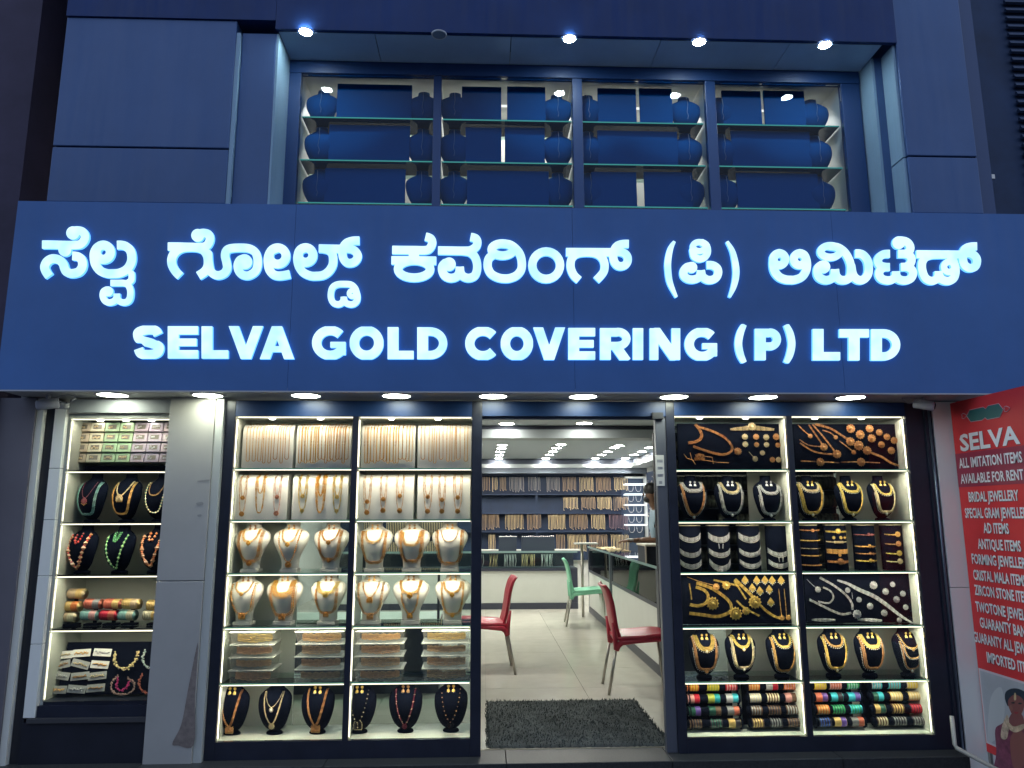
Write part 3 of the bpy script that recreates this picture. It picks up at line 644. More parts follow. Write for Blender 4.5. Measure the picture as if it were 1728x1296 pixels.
def necklace(prof, spec):
    """spec: a, zt, zb, e, rows, bead, pendant, prad, fringe, step"""
    a, zt, zb, e = spec['u']; r = spec.get('r', 0.0024)*(1.42 if prof is WP else 1.02); rows = spec.get('rows', 1); mb = MB()
    main = ucurve(a, zt, zb, e)
    for k in range(rows):
        off = (k-(rows-1)/2)*r*1.5
        pts = []
        for i, (x, z) in enumerate(main):
            j0, j1 = main[max(i-1, 0)], main[min(i+1, len(main)-1)]
            nx, nz = -(j1[1]-j0[1]), (j1[0]-j0[0]); L = math.hypot(nx, nz) or 1
            x2, z2 = x+nx/L*off, z+nz/L*off
            pts.append((x2, surf(prof, x2, z2, 0.003+r*0.6), z2))
        strand(mb, pts, r, 0, 1, spec.get('every', 0), step=spec.get('step'))
    fr = spec.get('fringe', 0)*1.25
    if fr:
        rng = spec.get('frange', (0.0, 1.0)); p2 = resample([(x, 0, z) for x, z in main], fr*(1.15 if spec.get('fm') else 0.7))
        m_ = len(p2)
        for i, p in enumerate(p2):
            u = i/max(m_-1, 1)
            if not (rng[0] <= u <= rng[1]): continue
            q0, q1 = p2[max(i-1, 0)], p2[min(i+1, m_-1)]; tx, tz = q1.x-q0.x, q1.z-q0.z; L = math.hypot(tx, tz) or 1
            nx, nz = tz/L, -tx/L
            if nx*p.x < 0 and abs(p.x) > 0.01 or (abs(p.x) <= 0.01 and nz > 0): nx, nz = -nx, -nz
            d = rows*r*0.8 + fr*0.5
            x2, z2 = p.x+nx*d, p.z+nz*d
            mb.bead((x2, surf(prof, x2, z2, 0.006), z2), fr*(0.42 if spec.get('fm') else 0.30), spec.get('fm', 0), fr*0.42)
    pk = spec.get('pend'); pr = spec.get('pr', 0.014)*1.15
    if pk:
        z = zb - pr*0.7; y = surf(prof, 0, z, 0.007)
        if pk == 'disc': rosette(mb, (0, y, z), pr, 0, 12)
        if pk == 'leaf':
            mb.prism([(0, z+pr), (-pr*0.8, z+pr*0.3), (-pr*0.95, z-pr*0.4), (0, z-pr*1.2), (pr*0.95, z-pr*0.4), (pr*0.8, z+pr*0.3)], y-0.003, y+0.002, 0)
            rosette(mb, (0, y-0.002, z), pr*0.6, 0, 8)
            for k in (-2, -1, 0, 1, 2): mb.bead((k*pr*0.4, y, z-pr*(1.45-abs(k)*0.25)), pr*0.15, 1)
        if pk == 'idol':
            mb.prism([(-pr, z-pr*0.8), (pr, z-pr*0.8), (pr*1.05, z+pr*0.2), (pr*0.55, z+pr*0.9), (0, z+pr*1.25), (-pr*0.55, z+pr*0.9), (-pr*1.05, z+pr*0.2)], y-0.003, y+0.002, 0)
            rosette(mb, (0, y-0.003, z+pr*0.1), pr*0.6, 0, 9)
            for k in range(-3, 4): mb.bead((k*pr*0.3, y, z-pr*1.0), pr*0.17, 1)
            for s_ in (-1, 1):
                mb.bead((s_*pr*0.75, y-0.003, z-pr*0.3), pr*0.25, 0)
                for q in range(6): mb.bead((s_*pr*(1.05-0.13*max(q-3, 0)**1.3), y-0.003, z-pr*0.7+q*pr*0.34), pr*0.14, 1)
            for q in range(4): mb.bead((0, y-0.006, z-pr*0.45+q*pr*0.36), pr*(0.20-0.02*q), 1)
        if pk == 'drop':
            mb.bead((0, y, z+pr*0.5), pr*0.35, 0); mb.bead((0, y-0.002, z-pr*0.3), pr*0.7, 1, pr*0.9)
            for k in range(8): mb.bead((pr*0.8*cos(k*pi/4), y, z-pr*0.3+pr*0.85*sin(k*pi/4)), pr*0.2, 0)
    return mb
def earring_mesh(big=1.0, dm=0):
    mb = MB(); b = big
    rosette(mb, (0, 0, 0), 0.0062*b, 0, 6)
    mb.bead((0, 0, -0.0075*b), 0.002*b, 0)
    mb.lathe([(0.001, -0.009*b), (0.005*b, -0.012*b), (0.0075*b, -0.018*b), (0.0078*b, -0.021*b)], (0, 0, 0), 'z', 10, 0)
    for k in range(8): mb.bead((0.0075*b*cos(k*pi/4), 0.0075*b*sin(k*pi/4), -0.0225*b), 0.0014*b, 1)
    return mb

def bust_set(px, ztop_px, z, Y, white, sc, specs, ear, desc, place, mats=None, group=None, rz=0.0, earx=0.016, nk=None, y0=None):
    """one bust standing on a shelf with its necklaces and earrings (each a thing of its own)"""
    prof = WP if white else BP
    X = P(px, 930, Y).x
    b = empty('necklace_bust', (X, Y, z), rz)
    tag(b, '%s jewellery display bust, %s' % ('cream white' if white else 'black velvet', place), 'bust', group)
    put('bust_body', ME_WB if white else ME_BB, b); put('bust_foot', ME_WF if white else ME_BF, b)
    b.scale = sc
    for i, (sp, d) in enumerate(zip(specs, desc)):
        mm = sp.get('m', (GOLD, GOLD))
        if white: mm = tuple({GOLD.name: WGOLD, COPPER.name: WCOP}.get(q.name, q) for q in mm)
        me = necklace(prof, sp).mesh('necklace', list(mm)+[PEARL])
        n = put('necklace', me, None, (X, Y, z), (0, 0, rz), sc)
        tag(n, '%s on %s' % (d, place), 'necklace')
    if ear:
        big, emat, ze = ear[0], ear[1], (0.294 if white else 0.272)
        if len(ear) > 2: ze = ear[2]
        me = earring_mesh(big).mesh('earring', list(emat))
        for s_ in (-1, 1):
            x = s_*earx; y = surf(prof, x, ze-0.01, 0.006)
            v = Matrix.Rotation(rz, 3, 'Z') @ Vector((x*sc[0], y*sc[1], ze*sc[2])); v = Vector((X, Y, z)) + v
            e_ = put('earring', me, None, v, (0, 0, rz), sc)
            tag(e_, '%s %s earring of the pair on %s' % ('left' if s_ < 0 else 'right', ear[3] if len(ear) > 3 else 'gold', place), 'earring', 'earrings on ' + place)
    return b
g, c_, an, yl, pl, sv, pe = GOLD, COPPER, ANTIQUE, YELLOW, PALE, SILVER, PEARL
RED = mat('red_bead', (0.50, 0.03, 0.03), 0.25); GREEN = mat('green_bead', (0.12, 0.42, 0.16), 0.25); MINT = mat('mint_bead', (0.30, 0.58, 0.55), 0.25)
ORANGE = mat('orange_coral_bead', (0.80, 0.26, 0.10), 0.3); MAROON = mat('maroon_bead', (0.22, 0.03, 0.06), 0.3); BLACKB = mat('black_bead', (0.015, 0.015, 0.02), 0.2)
AMBER = mat('amber_bead', (0.55, 0.25, 0.12), 0.3)
def U(a, zt, zb, e, **k): d = dict(u=(a, zt, zb, e)); d.update(k); return d
# left case, third row (upper white row): 6 busts, two necklaces each
Y1 = 0.13
r3 = [(425, [U(.070,.262,.070,.55,rows=3,r=.0026,fringe=.006,pend='disc',pr=.016,m=(c_,g)), U(.050,.272,.196,.7,rows=3,r=.0025,pend='leaf',pr=.013,m=(g,pe))], ['long beaded gold haram with round pendant','broad gold choker with leaf pendant']),
      (490.5, [U(.068,.262,.060,1.25,rows=1,r=.0045,pend='disc',pr=.018,m=(c_,g)), U(.048,.268,.188,.8,rows=2,r=.0028,pend='leaf',pr=.014,m=(g,pe))], ['V-shaped bead mala with domed pendant','flat gold choker with flower pendant']),
      (558.5, [U(.068,.262,.080,.5,rows=3,r=.0026,fringe=.007,frange=(.25,.75),pend='disc',pr=.012,m=(c_,an)), U(.052,.268,.200,.7,rows=2,r=.003,pend='leaf',pr=.014,m=(c_,pe))], ['spiked U-shaped gold haram','copper gold choker with diamond pendant']),
      (632, [U(.074,.258,.056,.48,rows=3,r=.0027,m=(c_,g)), U(.052,.262,.190,.75,rows=2,r=.0026,fringe=.007,m=(g,an))], ['long smooth rope of copper gold beads','gold choker with leaf fringe']),
      (695, [U(.068,.262,.066,.42,rows=3,r=.0028,fringe=.006,m=(c_,g)), U(.054,.255,.168,.5,rows=3,r=.0026,m=(g,g))], ['long fringed gold haram','plain crescent gold chain']),
      (759, [U(.076,.262,.052,.36,rows=2,r=.0032,fringe=.008,m=(c_,g)), U(.052,.262,.190,.85,rows=2,r=.0020,m=(an,g))], ['wide U-shaped haram edged with spikes','thin dark gold chain'])]
r4 = [(418, [U(.070,.258,.070,.6,rows=1,r=.0045,fringe=.007,pend='idol',pr=.017,m=(c_,g)), U(.050,.268,.205,.75,rows=2,r=.0026,pend='leaf',pr=.011,m=(g,pe))], ['coin necklace with temple pendant','curved gold choker with small pendant']),
      (484, [U(.072,.238,.062,.42,rows=2,r=.0040,fringe=.008,pend='idol',pr=.017,m=(c_,an)), U(.058,.275,.190,.5,rows=5,r=.0032,fringe=.007,m=(g,g))], ['coin haram with deity pendant','very broad gold bib choker']),
      (557, [U(.066,.225,.074,.42,rows=3,r=.0026,pend='idol',pr=.014,m=(c_,an)), U(.060,.265,.200,.7,rows=4,r=.0030,pend='disc',pr=.016,m=(yl,g))], ['long mala with crown pendant','wide glossy yellow gold choker']),
      (629, [U(.076,.258,.062,.62,rows=2,r=.0034,pend='idol',pr=.016,m=(an,c_)), U(.050,.262,.165,1.3,rows=2,r=.0025,pend='idol',pr=.015,m=(c_,g))], ['double beaded mala with square pendant','V-shaped chain with deity pendant']),
      (695, [U(.052,.200,.062,1.1,rows=2,r=.0026,pend='idol',pr=.014,m=(g,c_)), U(.062,.268,.195,.6,rows=3,r=.0030,pend='leaf',pr=.017,m=(g,pe))], ['V-shaped gold chain with pendant','broad choker with winged pendant']),
      (765, [U(.068,.258,.060,.5,rows=2,r=.0028,fringe=.006,frange=(.35,.65),pend='disc',pr=.012,m=(g,an)), U(.054,.262,.195,.8,rows=3,r=.0026,pend='leaf',pr=.014,m=(g,c_))], ['long beaded haram with flower pendant','gold choker with scalloped edge'])]
for row, zz, rn in ((r3, ZL[3], 'upper'), (r4, ZL[2], 'lower')):
    for k, (px_, sp, ds) in enumerate(row):
        place = 'the %s bust of the %s white row' % (ORD[k], rn)
        bust_set(px_, 0, zz+0.003, Y1, True, (1.0, 1.0, 0.96), sp, (1.15, (g if k % 2 else an, g)), ds, place, group=None, rz=radians(-6 if k < 3 else -2))
r6 = [(408, U(.056,.272,.055,1.35,rows=3,r=.0028,pend='idol',pr=.021,m=(c_,g)), 'copper gold double-rope necklace with carved pendant'),
      (477, U(.058,.262,.070,1.2,rows=2,r=.0028,pend='disc',pr=.017,m=(pl,pe)), 'pale gold layered necklace with flower pendant'),
      (547, U(.058,.272,.058,1.3,rows=3,r=.0030,pend='idol',pr=.023,m=(c_,g)), 'rose gold necklace with large square pendant'),
      (615, U(.056,.262,.072,1.3,rows=1,r=.0028,every=5,step=.0055,pend='idol',pr=.022,m=(BLACKB,PALE)), 'black bead chain with big oval pendant'),
      (690, U(.060,.268,.055,1.3,rows=2,r=.0024,every=9,pend='disc',pr=.015,m=(MAROON,pl)), 'maroon bead chain with dark pendant'),
      (764, U(.058,.262,.068,1.35,rows=1,r=.0028,every=5,step=.0055,pend='disc',pr=.019,m=(BLACKB,COPPER)), 'black bead chain with round pendant')]
for k, (px_, sp, d) in enumerate(r6):
    place = 'the %s bust of the bottom black row' % ORD[k]
    sps, ds = [sp], [d]
    if k == 1: sps.append(U(.050,.262,.175,1.25,rows=1,r=.0028,pend='drop',pr=.013,m=(pl,pe))); ds.append('short pale gold chain with pearl drop')
    bust_set(px_, 0, ZL[0]+0.002, 0.14, False, (0.97, 0.97, 0.94), sps, None if k == 1 else (1.6, (yl if k in (0,2,3,5) else an, PEARL), .282), ds, place, rz=radians(-6 if k < 3 else -2))
# right case, rows 2 and 5
rr2 = [(1172, [U(.076,.262,.040,.95,rows=4,r=.0026,fringe=.006,frange=(.12,.88),fm=1,pend='drop',pr=.012,m=(c_,pe)), U(.066,.275,.215,.5,rows=5,r=.0026,fringe=.006,fm=1,m=(sv,pe))], ['pink gold V-shaped haram with pearl drops','broad white stone choker']),
       (1236, [U(.076,.262,.055,.5,rows=3,r=.0032,fringe=.006,frange=(.12,.88),fm=1,pend='drop',pr=.012,m=(sv,pe)), U(.060,.275,.200,.7,rows=4,r=.0028,fringe=.006,fm=1,m=(pl,pe))], ['long white stone haram with drop','crescent stone choker with pearls']),
       (1302, [U(.076,.245,.050,.5,rows=3,r=.0030,fringe=.006,frange=(.12,.88),fm=1,pend='drop',pr=.012,m=(sv,pe)), U(.062,.255,.195,.7,rows=4,r=.0026,fringe=.006,fm=1,m=(sv,pe))], ['long silver stone haram with drop','silver lace choker']),
       (1372, [U(.078,.262,.055,.5,rows=4,r=.0032,fringe=.006,frange=(.12,.88),fm=1,pend='drop',pr=.012,m=(yl,pe)), U(.064,.275,.210,.6,rows=4,r=.0028,fringe=.007,fm=1,m=(pl,pe))], ['thick yellow gold haram with drop','gold stone choker with white fringe']),
       (1440, [U(.076,.262,.055,.5,rows=3,r=.0034,fringe=.006,frange=(.12,.88),fm=1,pend='drop',pr=.012,m=(yl,pe)), U(.062,.270,.205,.6,rows=4,r=.0028,fringe=.007,fm=1,m=(yl,pe))], ['thick gold link haram with drop','gold crescent choker with pearl edge']),
       (1496, [U(.070,.262,.060,.45,rows=3,r=.0034,fringe=.006,frange=(.12,.88),fm=1,pend='drop',pr=.012,m=(pl,pe)), U(.056,.262,.185,.7,rows=3,r=.0028,fringe=.008,fm=1,m=(yl,pe))], ['pale gold oval haram with drop','gold collar with pearl drops'])]
rr5 = [(1180, [U(.074,.262,.060,.42,rows=4,r=.0028,fringe=.007,frange=(.12,.88),fm=1,pend='leaf',pr=.012,m=(c_,pe)), U(.058,.272,.190,.75,rows=6,r=.0030,fringe=.007,fm=1,pend='drop',pr=.011,m=(yl,pe))], ['rose gold haram with pearl point','broad pointed gold bib choker']),
       (1241, [U(.070,.262,.070,.4,rows=3,r=.0034,fringe=.006,frange=(.12,.88),fm=1,pend='drop',pr=.010,m=(pl,pe)), U(.056,.272,.200,.9,rows=4,r=.0030,pend='drop',pr=.011,m=(yl,pe))], ['pale gold U-shaped haram','gold V-shaped choker with drop']),
       (1308, [U(.074,.255,.045,.5,rows=3,r=.0032,fringe=.006,frange=(.12,.88),fm=1,m=(g,pe)), U(.056,.268,.200,.75,rows=3,r=.0028,fringe=.007,fm=1,m=(yl,pe))], ['long gold haram with pearl edging','gold choker with white drops']),
       (1393, [U(.074,.258,.060,.42,rows=3,r=.0034,fringe=.006,frange=(.2,.8),fm=1,pend='drop',pr=.012,m=(yl,pe)), U(.060,.268,.200,.75,rows=3,r=.0028,fringe=.008,fm=1,m=(g,pe))], ['wide gold haram with drop','gold choker fringed with pearls']),
       (1453, [U(.074,.258,.055,.40,rows=4,r=.0032,fringe=.007,frange=(.12,.88),fm=1,m=(c_,pe)), U(.060,.268,.195,.65,rows=5,r=.0030,fringe=.008,fm=1,m=(yl,pe))], ['thick rose gold haram','ornate yellow gold bib choker']),
       (1516, [U(.070,.230,.050,.6,rows=2,r=.0028,fringe=.006,fm=1,pend='drop',pr=.012,m=(c_,pe)), U(.062,.268,.185,.7,rows=2,r=.0026,fringe=.006,fm=1,pend='leaf',pr=.009,m=(g,pe)), U(.056,.205,.120,.6,rows=2,r=.0024,fringe=.006,fm=1,m=(g,pe))], ['lowest strand of triple gold set','top strand of triple gold set','middle strand of triple gold set'])]
for row, zz, rn, h in ((rr2, ZR[4], 'upper', 0.90), (rr5, ZR[1], 'lower', 0.94)):
    for k, (px_, sp, ds) in enumerate(row):
        place = 'the %s bust, %s row, right showcase' % (ORD[k], rn)
        sl = (sv, pe) if (rn == 'upper' and k < 3) else (yl, pe)
        bust_set(px_, 0, zz+0.003, 0.13, False, (0.95, 0.95, h), sp, (1.3, sl, .275, 'white stone' if sl[0] is sv else 'gold'), ds, place, rz=radians(4+2*(k//2)))
# a white paper price slip

# ================================================================ LEFT CASE: hanging boards, belt boxes
def board_mesh(w, h, d, M):
    """white board whose top curves over backwards"""
    prof = [(0, 0)] + [(0, h-d*0.6)] + [(d*0.6*(1-cos(a)), h-d*0.6+d*0.6*sin(a)) for a in [pi/2*k/6 for k in range(1, 7)]] + [(d, h), (d, 0)]
    n = len(prof); mb = MB()
    vs = [(-w/2, y, z) for y, z in prof] + [(w/2, y, z) for y, z in prof]
    fs = [(i, i+1, i+1+n, i+n) for i in range(n-1)] + [(n-1, 0, n, 2*n-1)] + [tuple(range(n))[::-1], tuple(range(n, 2*n))]
    fs = [f[::-1] for f in fs]
    return mb.add(vs, fs).mesh('board', M)
def over(x, z, h, d=0.10, off=0.004):
    """y of the board surface at height z (front plane y=0, curving back at the top)"""
    r = d*0.6; zc = h-r
    if z <= zc: return -off
    q = min((z-zc)/r, 1.0); return r*(1-sqrt(max(1-q*q, 0))) - off
YB_ = 0.10
def chainmesh(x, w, zt, zb, h, M, r=0.0017, pearls=None, pend=None):
    mb = MB(); pts = []
    for k in range(12):
        z = h - (h-(zb+w*0.5))*k/11; pts.append((x-w/2, over(0, z, h)-r, z))
    pts = [(x-w/2, 0.075, h+0.003), (x-w/2, 0.05, h+0.004)] + pts
    for k in range(1, 7):
        a = pi*k/7; pts.append((x-w/2*cos(a), -0.004-r, zb+w*0.5-w*0.5*sin(a)))
    for k in range(12):
        z = (zb+w*0.5) + (h-(zb+w*0.5))*k/11; pts.append((x+w/2, over(0, z, h)-r, z))
    pts += [(x+w/2, 0.05, h+0.004), (x+w/2, 0.075, h+0.003)]
    mb.tube(pts, r, 4)
    if pearls:
        for zz in pearls: mb.bead((x-w/2, over(0, zz, h)-r*2, zz), 0.0042, 1, 0.0055)
    if pend: rosette(mb, (x, -0.008, zb-0.006), pend, 0, 8)
    return mb
HB = 0.285
boards = [(451.5, 83, 716, 8), (546, 90, 716, 17), (655, 89, 716, 15), (750, 89, 716, 8)]
for k, (cx, wpx, _, n) in enumerate(boards):
    w = wpx*0.00386; q = P(cx, 760, YB_); z0 = ZL[5]+0.003
    b = put('hanging_board', board_mesh(w, HB, 0.10, TRAYW), None, (q.x, YB_, z0))
    place = 'the %s board of the top row' % ORD[k]
    tag(b, 'white board hung with thin gold chains, %s' % place[4:], 'display board')
    rnd = random.Random(k)
    me_v = [chainmesh(0, 0.016 + 0.004*v, HB, 0.035+0.012*v, HB, None, 0.0021, [0.17, 0.15] if (k in (1, 2) and v % 2 == 0) else ([0.19] if k in (0, 3) else None)).mesh('gold_chain', [WGOLD if v < 2 else WCOP, WCOP if k in (0, 3) else ANTIQUE]) for v in range(3)]
    for j in range(n):
        x = -w/2 + 0.02 + (w-0.04)*(j+0.5+rnd.uniform(-.15, .15))/n
        ch = put('gold_chain', me_v[rnd.randrange(3)], None, (q.x+x, YB_ - 0.0003*j, z0), (0, radians(rnd.uniform(-1.2, 1.2)), 0))
        tag(ch, 'thin gold chain, %s from the left on %s' % (ORD[j], place), 'chain', 'gold chains on ' + place)
boards2 = [(441, 84), (540, 90), (651, 91), (749, 87)]
sets = [
 [(410, 'm', .0034, .018, .030, .145, 'disc'), (439, 'b', .0038, .022, .028, .165, None), (468, 'r', .0030, .018, .033, .150, 'disc')],
 [(511, 'y', .0032, .022, .045, .155, 'leaf'), (541, 'w', .0040, .022, .030, .150, None), (569, 'y', .0032, .022, .042, .150, 'leaf')],
 [(620, 'm', .0028, .020, .038, .120, 'disc'), (647, 'm', .0028, .017, .050, .135, 'disc'), (675, 'm', .0030, .020, .048, .155, 'disc')],
 [(722, 'm', .0032, .022, .044, .150, 'disc'), (746, 'm', .0030, .018, .044, .130, 'disc'), (772.5, 'm', .0034, .022, .044, .145, 'disc')]]
for k, (cx, wpx) in enumerate(boards2):
    w = wpx*0.00386; q = P(cx, 840, YB_); z0 = ZL[4]+0.003
    b = put('hanging_board', board_mesh(w, HB, 0.10, TRAYW), None, (q.x, YB_, z0))
    place = 'the %s board of the second row' % ORD[k]
    tag(b, 'white board with pendant necklaces, %s of the left showcase' % place[4:], 'display board')
    for j, (px_, kind, r, hw, zb, zs, pend) in enumerate(sets[k]):
        x = P(px_, 840, YB_).x
        M = {'m': WCOP, 'b': WGOLD, 'r': mat('rose_chain', (0.66, 0.26, 0.16), 0.4, 0.5), 'y': YELLOW, 'w': WGOLD}[kind]
        for what, z_, ww, pr in (('long', zb+0.015, hw*1.25, .017), ('short', zs, hw*0.85, .015)):
            rr_ = r; r = rr_*1.0
            mb = MB(); pts = [(xx, over(0, zz, HB)-r*1.2, zz) for xx, zz in ucurve(ww, HB, z_, 0.62 if kind != 'r' else 0.55)]
            for o_ in ((-1, 0, 1) if kind == 'w' else ((-.5, .5) if kind in 'by' else (0,))):
                strand(mb, [(p[0]*(1+o_*r*1.4/ww), p[1], p[2]+(o_*r*1.2 if p[2] < z_+0.03 else 0)) for p in pts], r, 0)
            if pend == 'disc' or (what == 'short' and kind == 'y'): rosette(mb, (0, over(0, z_-.008, HB)-.004, z_-.009), pr, 0, 10)
            elif pend == 'leaf': rosette(mb, (0, -.008, z_-.004), pr*.8, 0, 7); mb.bead((0, -.008, z_-.02), .004, 0)
            n = put('necklace', mb.mesh('necklace', [M, PEARL]), None, (x, YB_, z0))
            tag(n, '%s %s necklace%s, %s on %s' % (what, {'m': 'copper gold', 'b': 'broad beaded gold', 'r': 'rose', 'y': 'bright yellow', 'w': 'woven gold'}[kind], ' with round pendant' if pend == 'disc' else '', ORD[j], place.replace(' of the left showcase', '')), 'necklace')
# belt boxes: stacks of four clear boxes
BOXM = cloudy('clear_plastic_box', (0.85, 0.82, 0.74), 0.84); LIDM = cloudy('frosted_lid', (0.92, 0.92, 0.88), 0.55)
def tub(w, d, h, t=0.0015):
    mb = MB(); a = 0.93
    vs = [(-w/2*a, 0, 0), (w/2*a, 0, 0), (w/2*a, d*a, 0), (-w/2*a, d*a, 0), (-w/2, -0.004, h), (w/2, -0.004, h), (w/2, d, h), (-w/2, d, h)]
    return mb.add(vs, [(0,3,2,1), (0,1,5,4), (1,2,6,5), (2,3,7,6), (3,0,4,7)]).mesh('tub', BOXM)
def beltmesh(w, v):
    mb = MB(); rnd = random.Random(v)
    for row in range(5):
        for k in range(38):
            u = -1+2*k/37; x = u*w*0.40; y = 0.030 + 0.035*u*u - 0.012*abs(row-2)*0.4
            amp = [0.010, 0.004, 0.007, 0.012][v % 4]*(1-abs(u)*0.5)
            z = 0.030 + (row-2)*(0.0045+amp*0.45) + rnd.uniform(-.001, .001) + 0.004*abs(sin(u*9))*(row-2)*.5
            mb.bead((x, y-0.001*rnd.random(), z), 0.0052 if row in (0, 4) else 0.0060)
    rosette(mb, (0, 0.022, 0.030), 0.017, 0, 10)
    return mb
stacks = [(424, 78, 0.255), (538.5, 85, 0.285), (640, 85, 0.285), (752.5, 82, 0.285)]
for s_, (cx, wpx, w) in enumerate(stacks):
    Yb = 0.045; q = P(cx, 1105, Yb)
    for k in range(4):
        z = ZL[1]+0.003+k*0.0735
        o = empty('belt_box', (q.x + random.uniform(-.003, .003), Yb, z), radians(random.uniform(-1, 1)))
        where = ['bottom', 'second lowest', 'second highest', 'topmost'][k]
        pl_ = ['first box stack', 'second box stack', 'third box stack', 'fourth box stack'][s_]
        tag(o, 'clear plastic box with frosted lid, %s in the %s' % (where, pl_), 'plastic box', 'clear boxes in the left showcase')
        put('tub', tub(w, 0.20, 0.064), o)
        lid = MB().box((-w/2-0.006, -0.011, 0.0645), (w/2+0.006, 0.208, 0.0705)).mesh('lid', LIDM); bevel(put('lid', lid, o), 0.002)
        bm_m = (YELLOW, GOLD, GOLD, YELLOW)[s_] if k == 3 else (mat('dull_belt', (0.80, 0.52, 0.28), .5, .1, var=.3, vscale=90) if (s_+k) % 2 else mat('copper_belt', (0.85, 0.50, 0.26), .5, .1, var=.3, vscale=90))
        be = put('waist_belt', beltmesh(w, s_+k).mesh('waist_belt', bm_m), None, (q.x, Yb, z))
        tag(be, '%s ornate waist belt inside the %s box of the %s' % ('shiny gold' if k == 3 else 'dull gold', where, pl_), 'belt')

# ================================================================ RIGHT CASE: velvet boards with loose jewellery
def velvet_board(cx, label, z0, z1, px0, px1, Yb, M=VELVET):
    a = P(px0, 750, Yb).x; b = P(px1, 750, Yb).x
    o = put('velvet_board', MB().box((a, Yb, z0), (b, Yb+0.02, z1)).mesh('velvet_board', M)); bevel(o, 0.004)
    return tag(o, label, 'display board')
velvet_board(0, 'black velvet board of rose gold jewellery in the top left compartment of the right showcase', ZR[5]+.004, ZR[6]-.035, 1144, 1325, 0.12)
velvet_board(0, 'black velvet board of spiral medallion jewellery in the top right compartment of the right showcase', ZR[5]+.004, ZR[6]-.035, 1340, 1519, 0.12)
velvet_board(0, 'black velvet board crowded with yellow gold jewellery in the fourth row of the right showcase', ZR[2]+.004, ZR[3]-.018, 1137, 1318, 0.12)
velvet_board(0, 'black velvet board with scattered silver jewellery in the fourth row of the right showcase', ZR[2]+.004, ZR[3]-.018, 1341, 1519, 0.12)
YV = 0.112
def band(pts2, w, r, M, f, name='band_ornament', label='', cat='necklace', extra=None, taper=False, n=6):
    pts = [tuple(f(x, y, YV)) for x, y in catmull(pts2, n)]; L = len(pts); mb = MB(); rows = max(1, int(round(w/(r*1.5))))
    for k in range(rows):
        off = (k-(rows-1)/2)*r*1.5; q = []
        for i, p in enumerate(pts):
            a, b = Vector(pts[max(i-1, 0)]), Vector(pts[min(i+1, L-1)]); d = b-a; nn_ = Vector((-d.z, 0, d.x)); nn_ = nn_.normalized() if nn_.length > 1e-9 else Vector((0, 0, 1))
            t = i/max(L-1, 1); s_ = (0.35+0.65*sin(pi*t)) if taper else 1.0
            q.append(Vector(p)+nn_*off*s_)
        strand(mb, q, r, 0)
    for e in (extra or []):
        v = f(e[0], e[1], YV-0.004); rosette(mb, tuple(v), e[2]*0.00103 if f is R3 else e[2]*0.0011, 0, 11)
    o = put(name, mb.mesh(name, [M, PEARL])); tag(o, label, cat); return o
def dot(x, y, r, M, f, name, label, cat, group=None, tail=None, diamond=False):
    v = f(x, y, YV-0.002); rr = r*(0.00103 if f is R3 else 0.0011); mb = MB()
    if diamond:
        mb.prism([(0, rr), (-rr*.8, -rr*.1), (0, -rr*1.0), (rr*.8, -rr*.1)], -0.004, 0.0, 0); rosette(mb, (0, -0.003, 0), rr*.55, 0, 7)
        for k in range(5): mb.bead(((k-2)*rr*.35, -0.003, -rr*(1.05-abs(k-2)*.28)), rr*.14, 1)
    else: rosette(mb, (0, 0, 0), rr, 0, 11)
    if tail:
        t = f(tail[0], tail[1], YV-0.002) - v; mb.tube([(0, 0, 0), tuple(t*0.5), tuple(t)], 0.0016, 4, 0)
    o = put(name, mb.mesh(name, [M, PEARL]), None, v); tag(o, label, cat, group); return o
R1 = 'on the rose gold velvet board'
band([(238,212),(262,240),(278,275),(268,305),(235,322),(192,328)], 0.020, .0026, COPPER, R3, 'choker', 'curled rose gold choker ' + R1, 'necklace')
band([(262,228),(340,252),(420,292),(468,345),(462,385),(415,402),(350,392),(280,370),(225,350)], 0.014, .0026, COPPER, R3, 'necklace', 'long loop of rose gold ending in a round pendant ' + R1, 'necklace', [(508,382,24)])
band([(462,242),(530,238),(600,232),(670,238),(738,244)], 0.030, .0030, PALE, R3, 'hair_ornament', 'wide lens-shaped gold hair ornament ' + R1, 'hair ornament', [(597,226,26)], True)
band([(240,410),(265,405),(292,412)], 0.018, .0026, COPPER, R3, 'armlet', 'upper armlet with wire hooks ' + R1, 'armlet')
band([(235,432),(265,428),(298,432)], 0.018, .0026, COPPER, R3, 'armlet', 'lower armlet with long wire ends ' + R1, 'armlet')
for pts, wd in (([(165,398),(185,425),(230,440)], 'short hooked'), ([(205,390),(215,430),(240,465)], 'slanting'), ([(300,438),(380,452),(450,455)], 'long straight'), ([(290,412),(345,420),(352,460)], 'bent')):
    o = put('gold_wire', MB().tube([tuple(R3(x, y, YV)) for x, y in pts], .0016, 4).mesh('gold_wire', COPPER)); tag(o, wd + ' thin rose gold wire clasp beside the armlets ' + R1, 'wire')
for k, (x, y, r) in enumerate([(552,290,20),(623,290,20),(687,293,20),(750,290,22),(555,337,19),(626,340,17),(689,340,18),(762,343,17),(663,392,17),(727,435,18),(765,435,18)]):
    w_ = ('%s earring of the upper four' % ORD[k]) if k < 4 else (('%s earring of the middle four' % ORD[k-4]) if k < 8 else ['lone earring above the low pair', 'left earring of the low pair', 'right earring of the low pair'][k-8])
    dot(x, y, r, COPPER if k % 2 else PALE, R3, 'earring', 'round gold earring, %s %s' % (w_, R1), 'earring', 'earrings ' + R1)
dot(617, 430, 18, PALE, R3, 'forehead_pendant', 'round forehead pendant on a short chain ' + R1, 'pendant', None, (578, 385))
R2 = 'on the spiral medallion board'
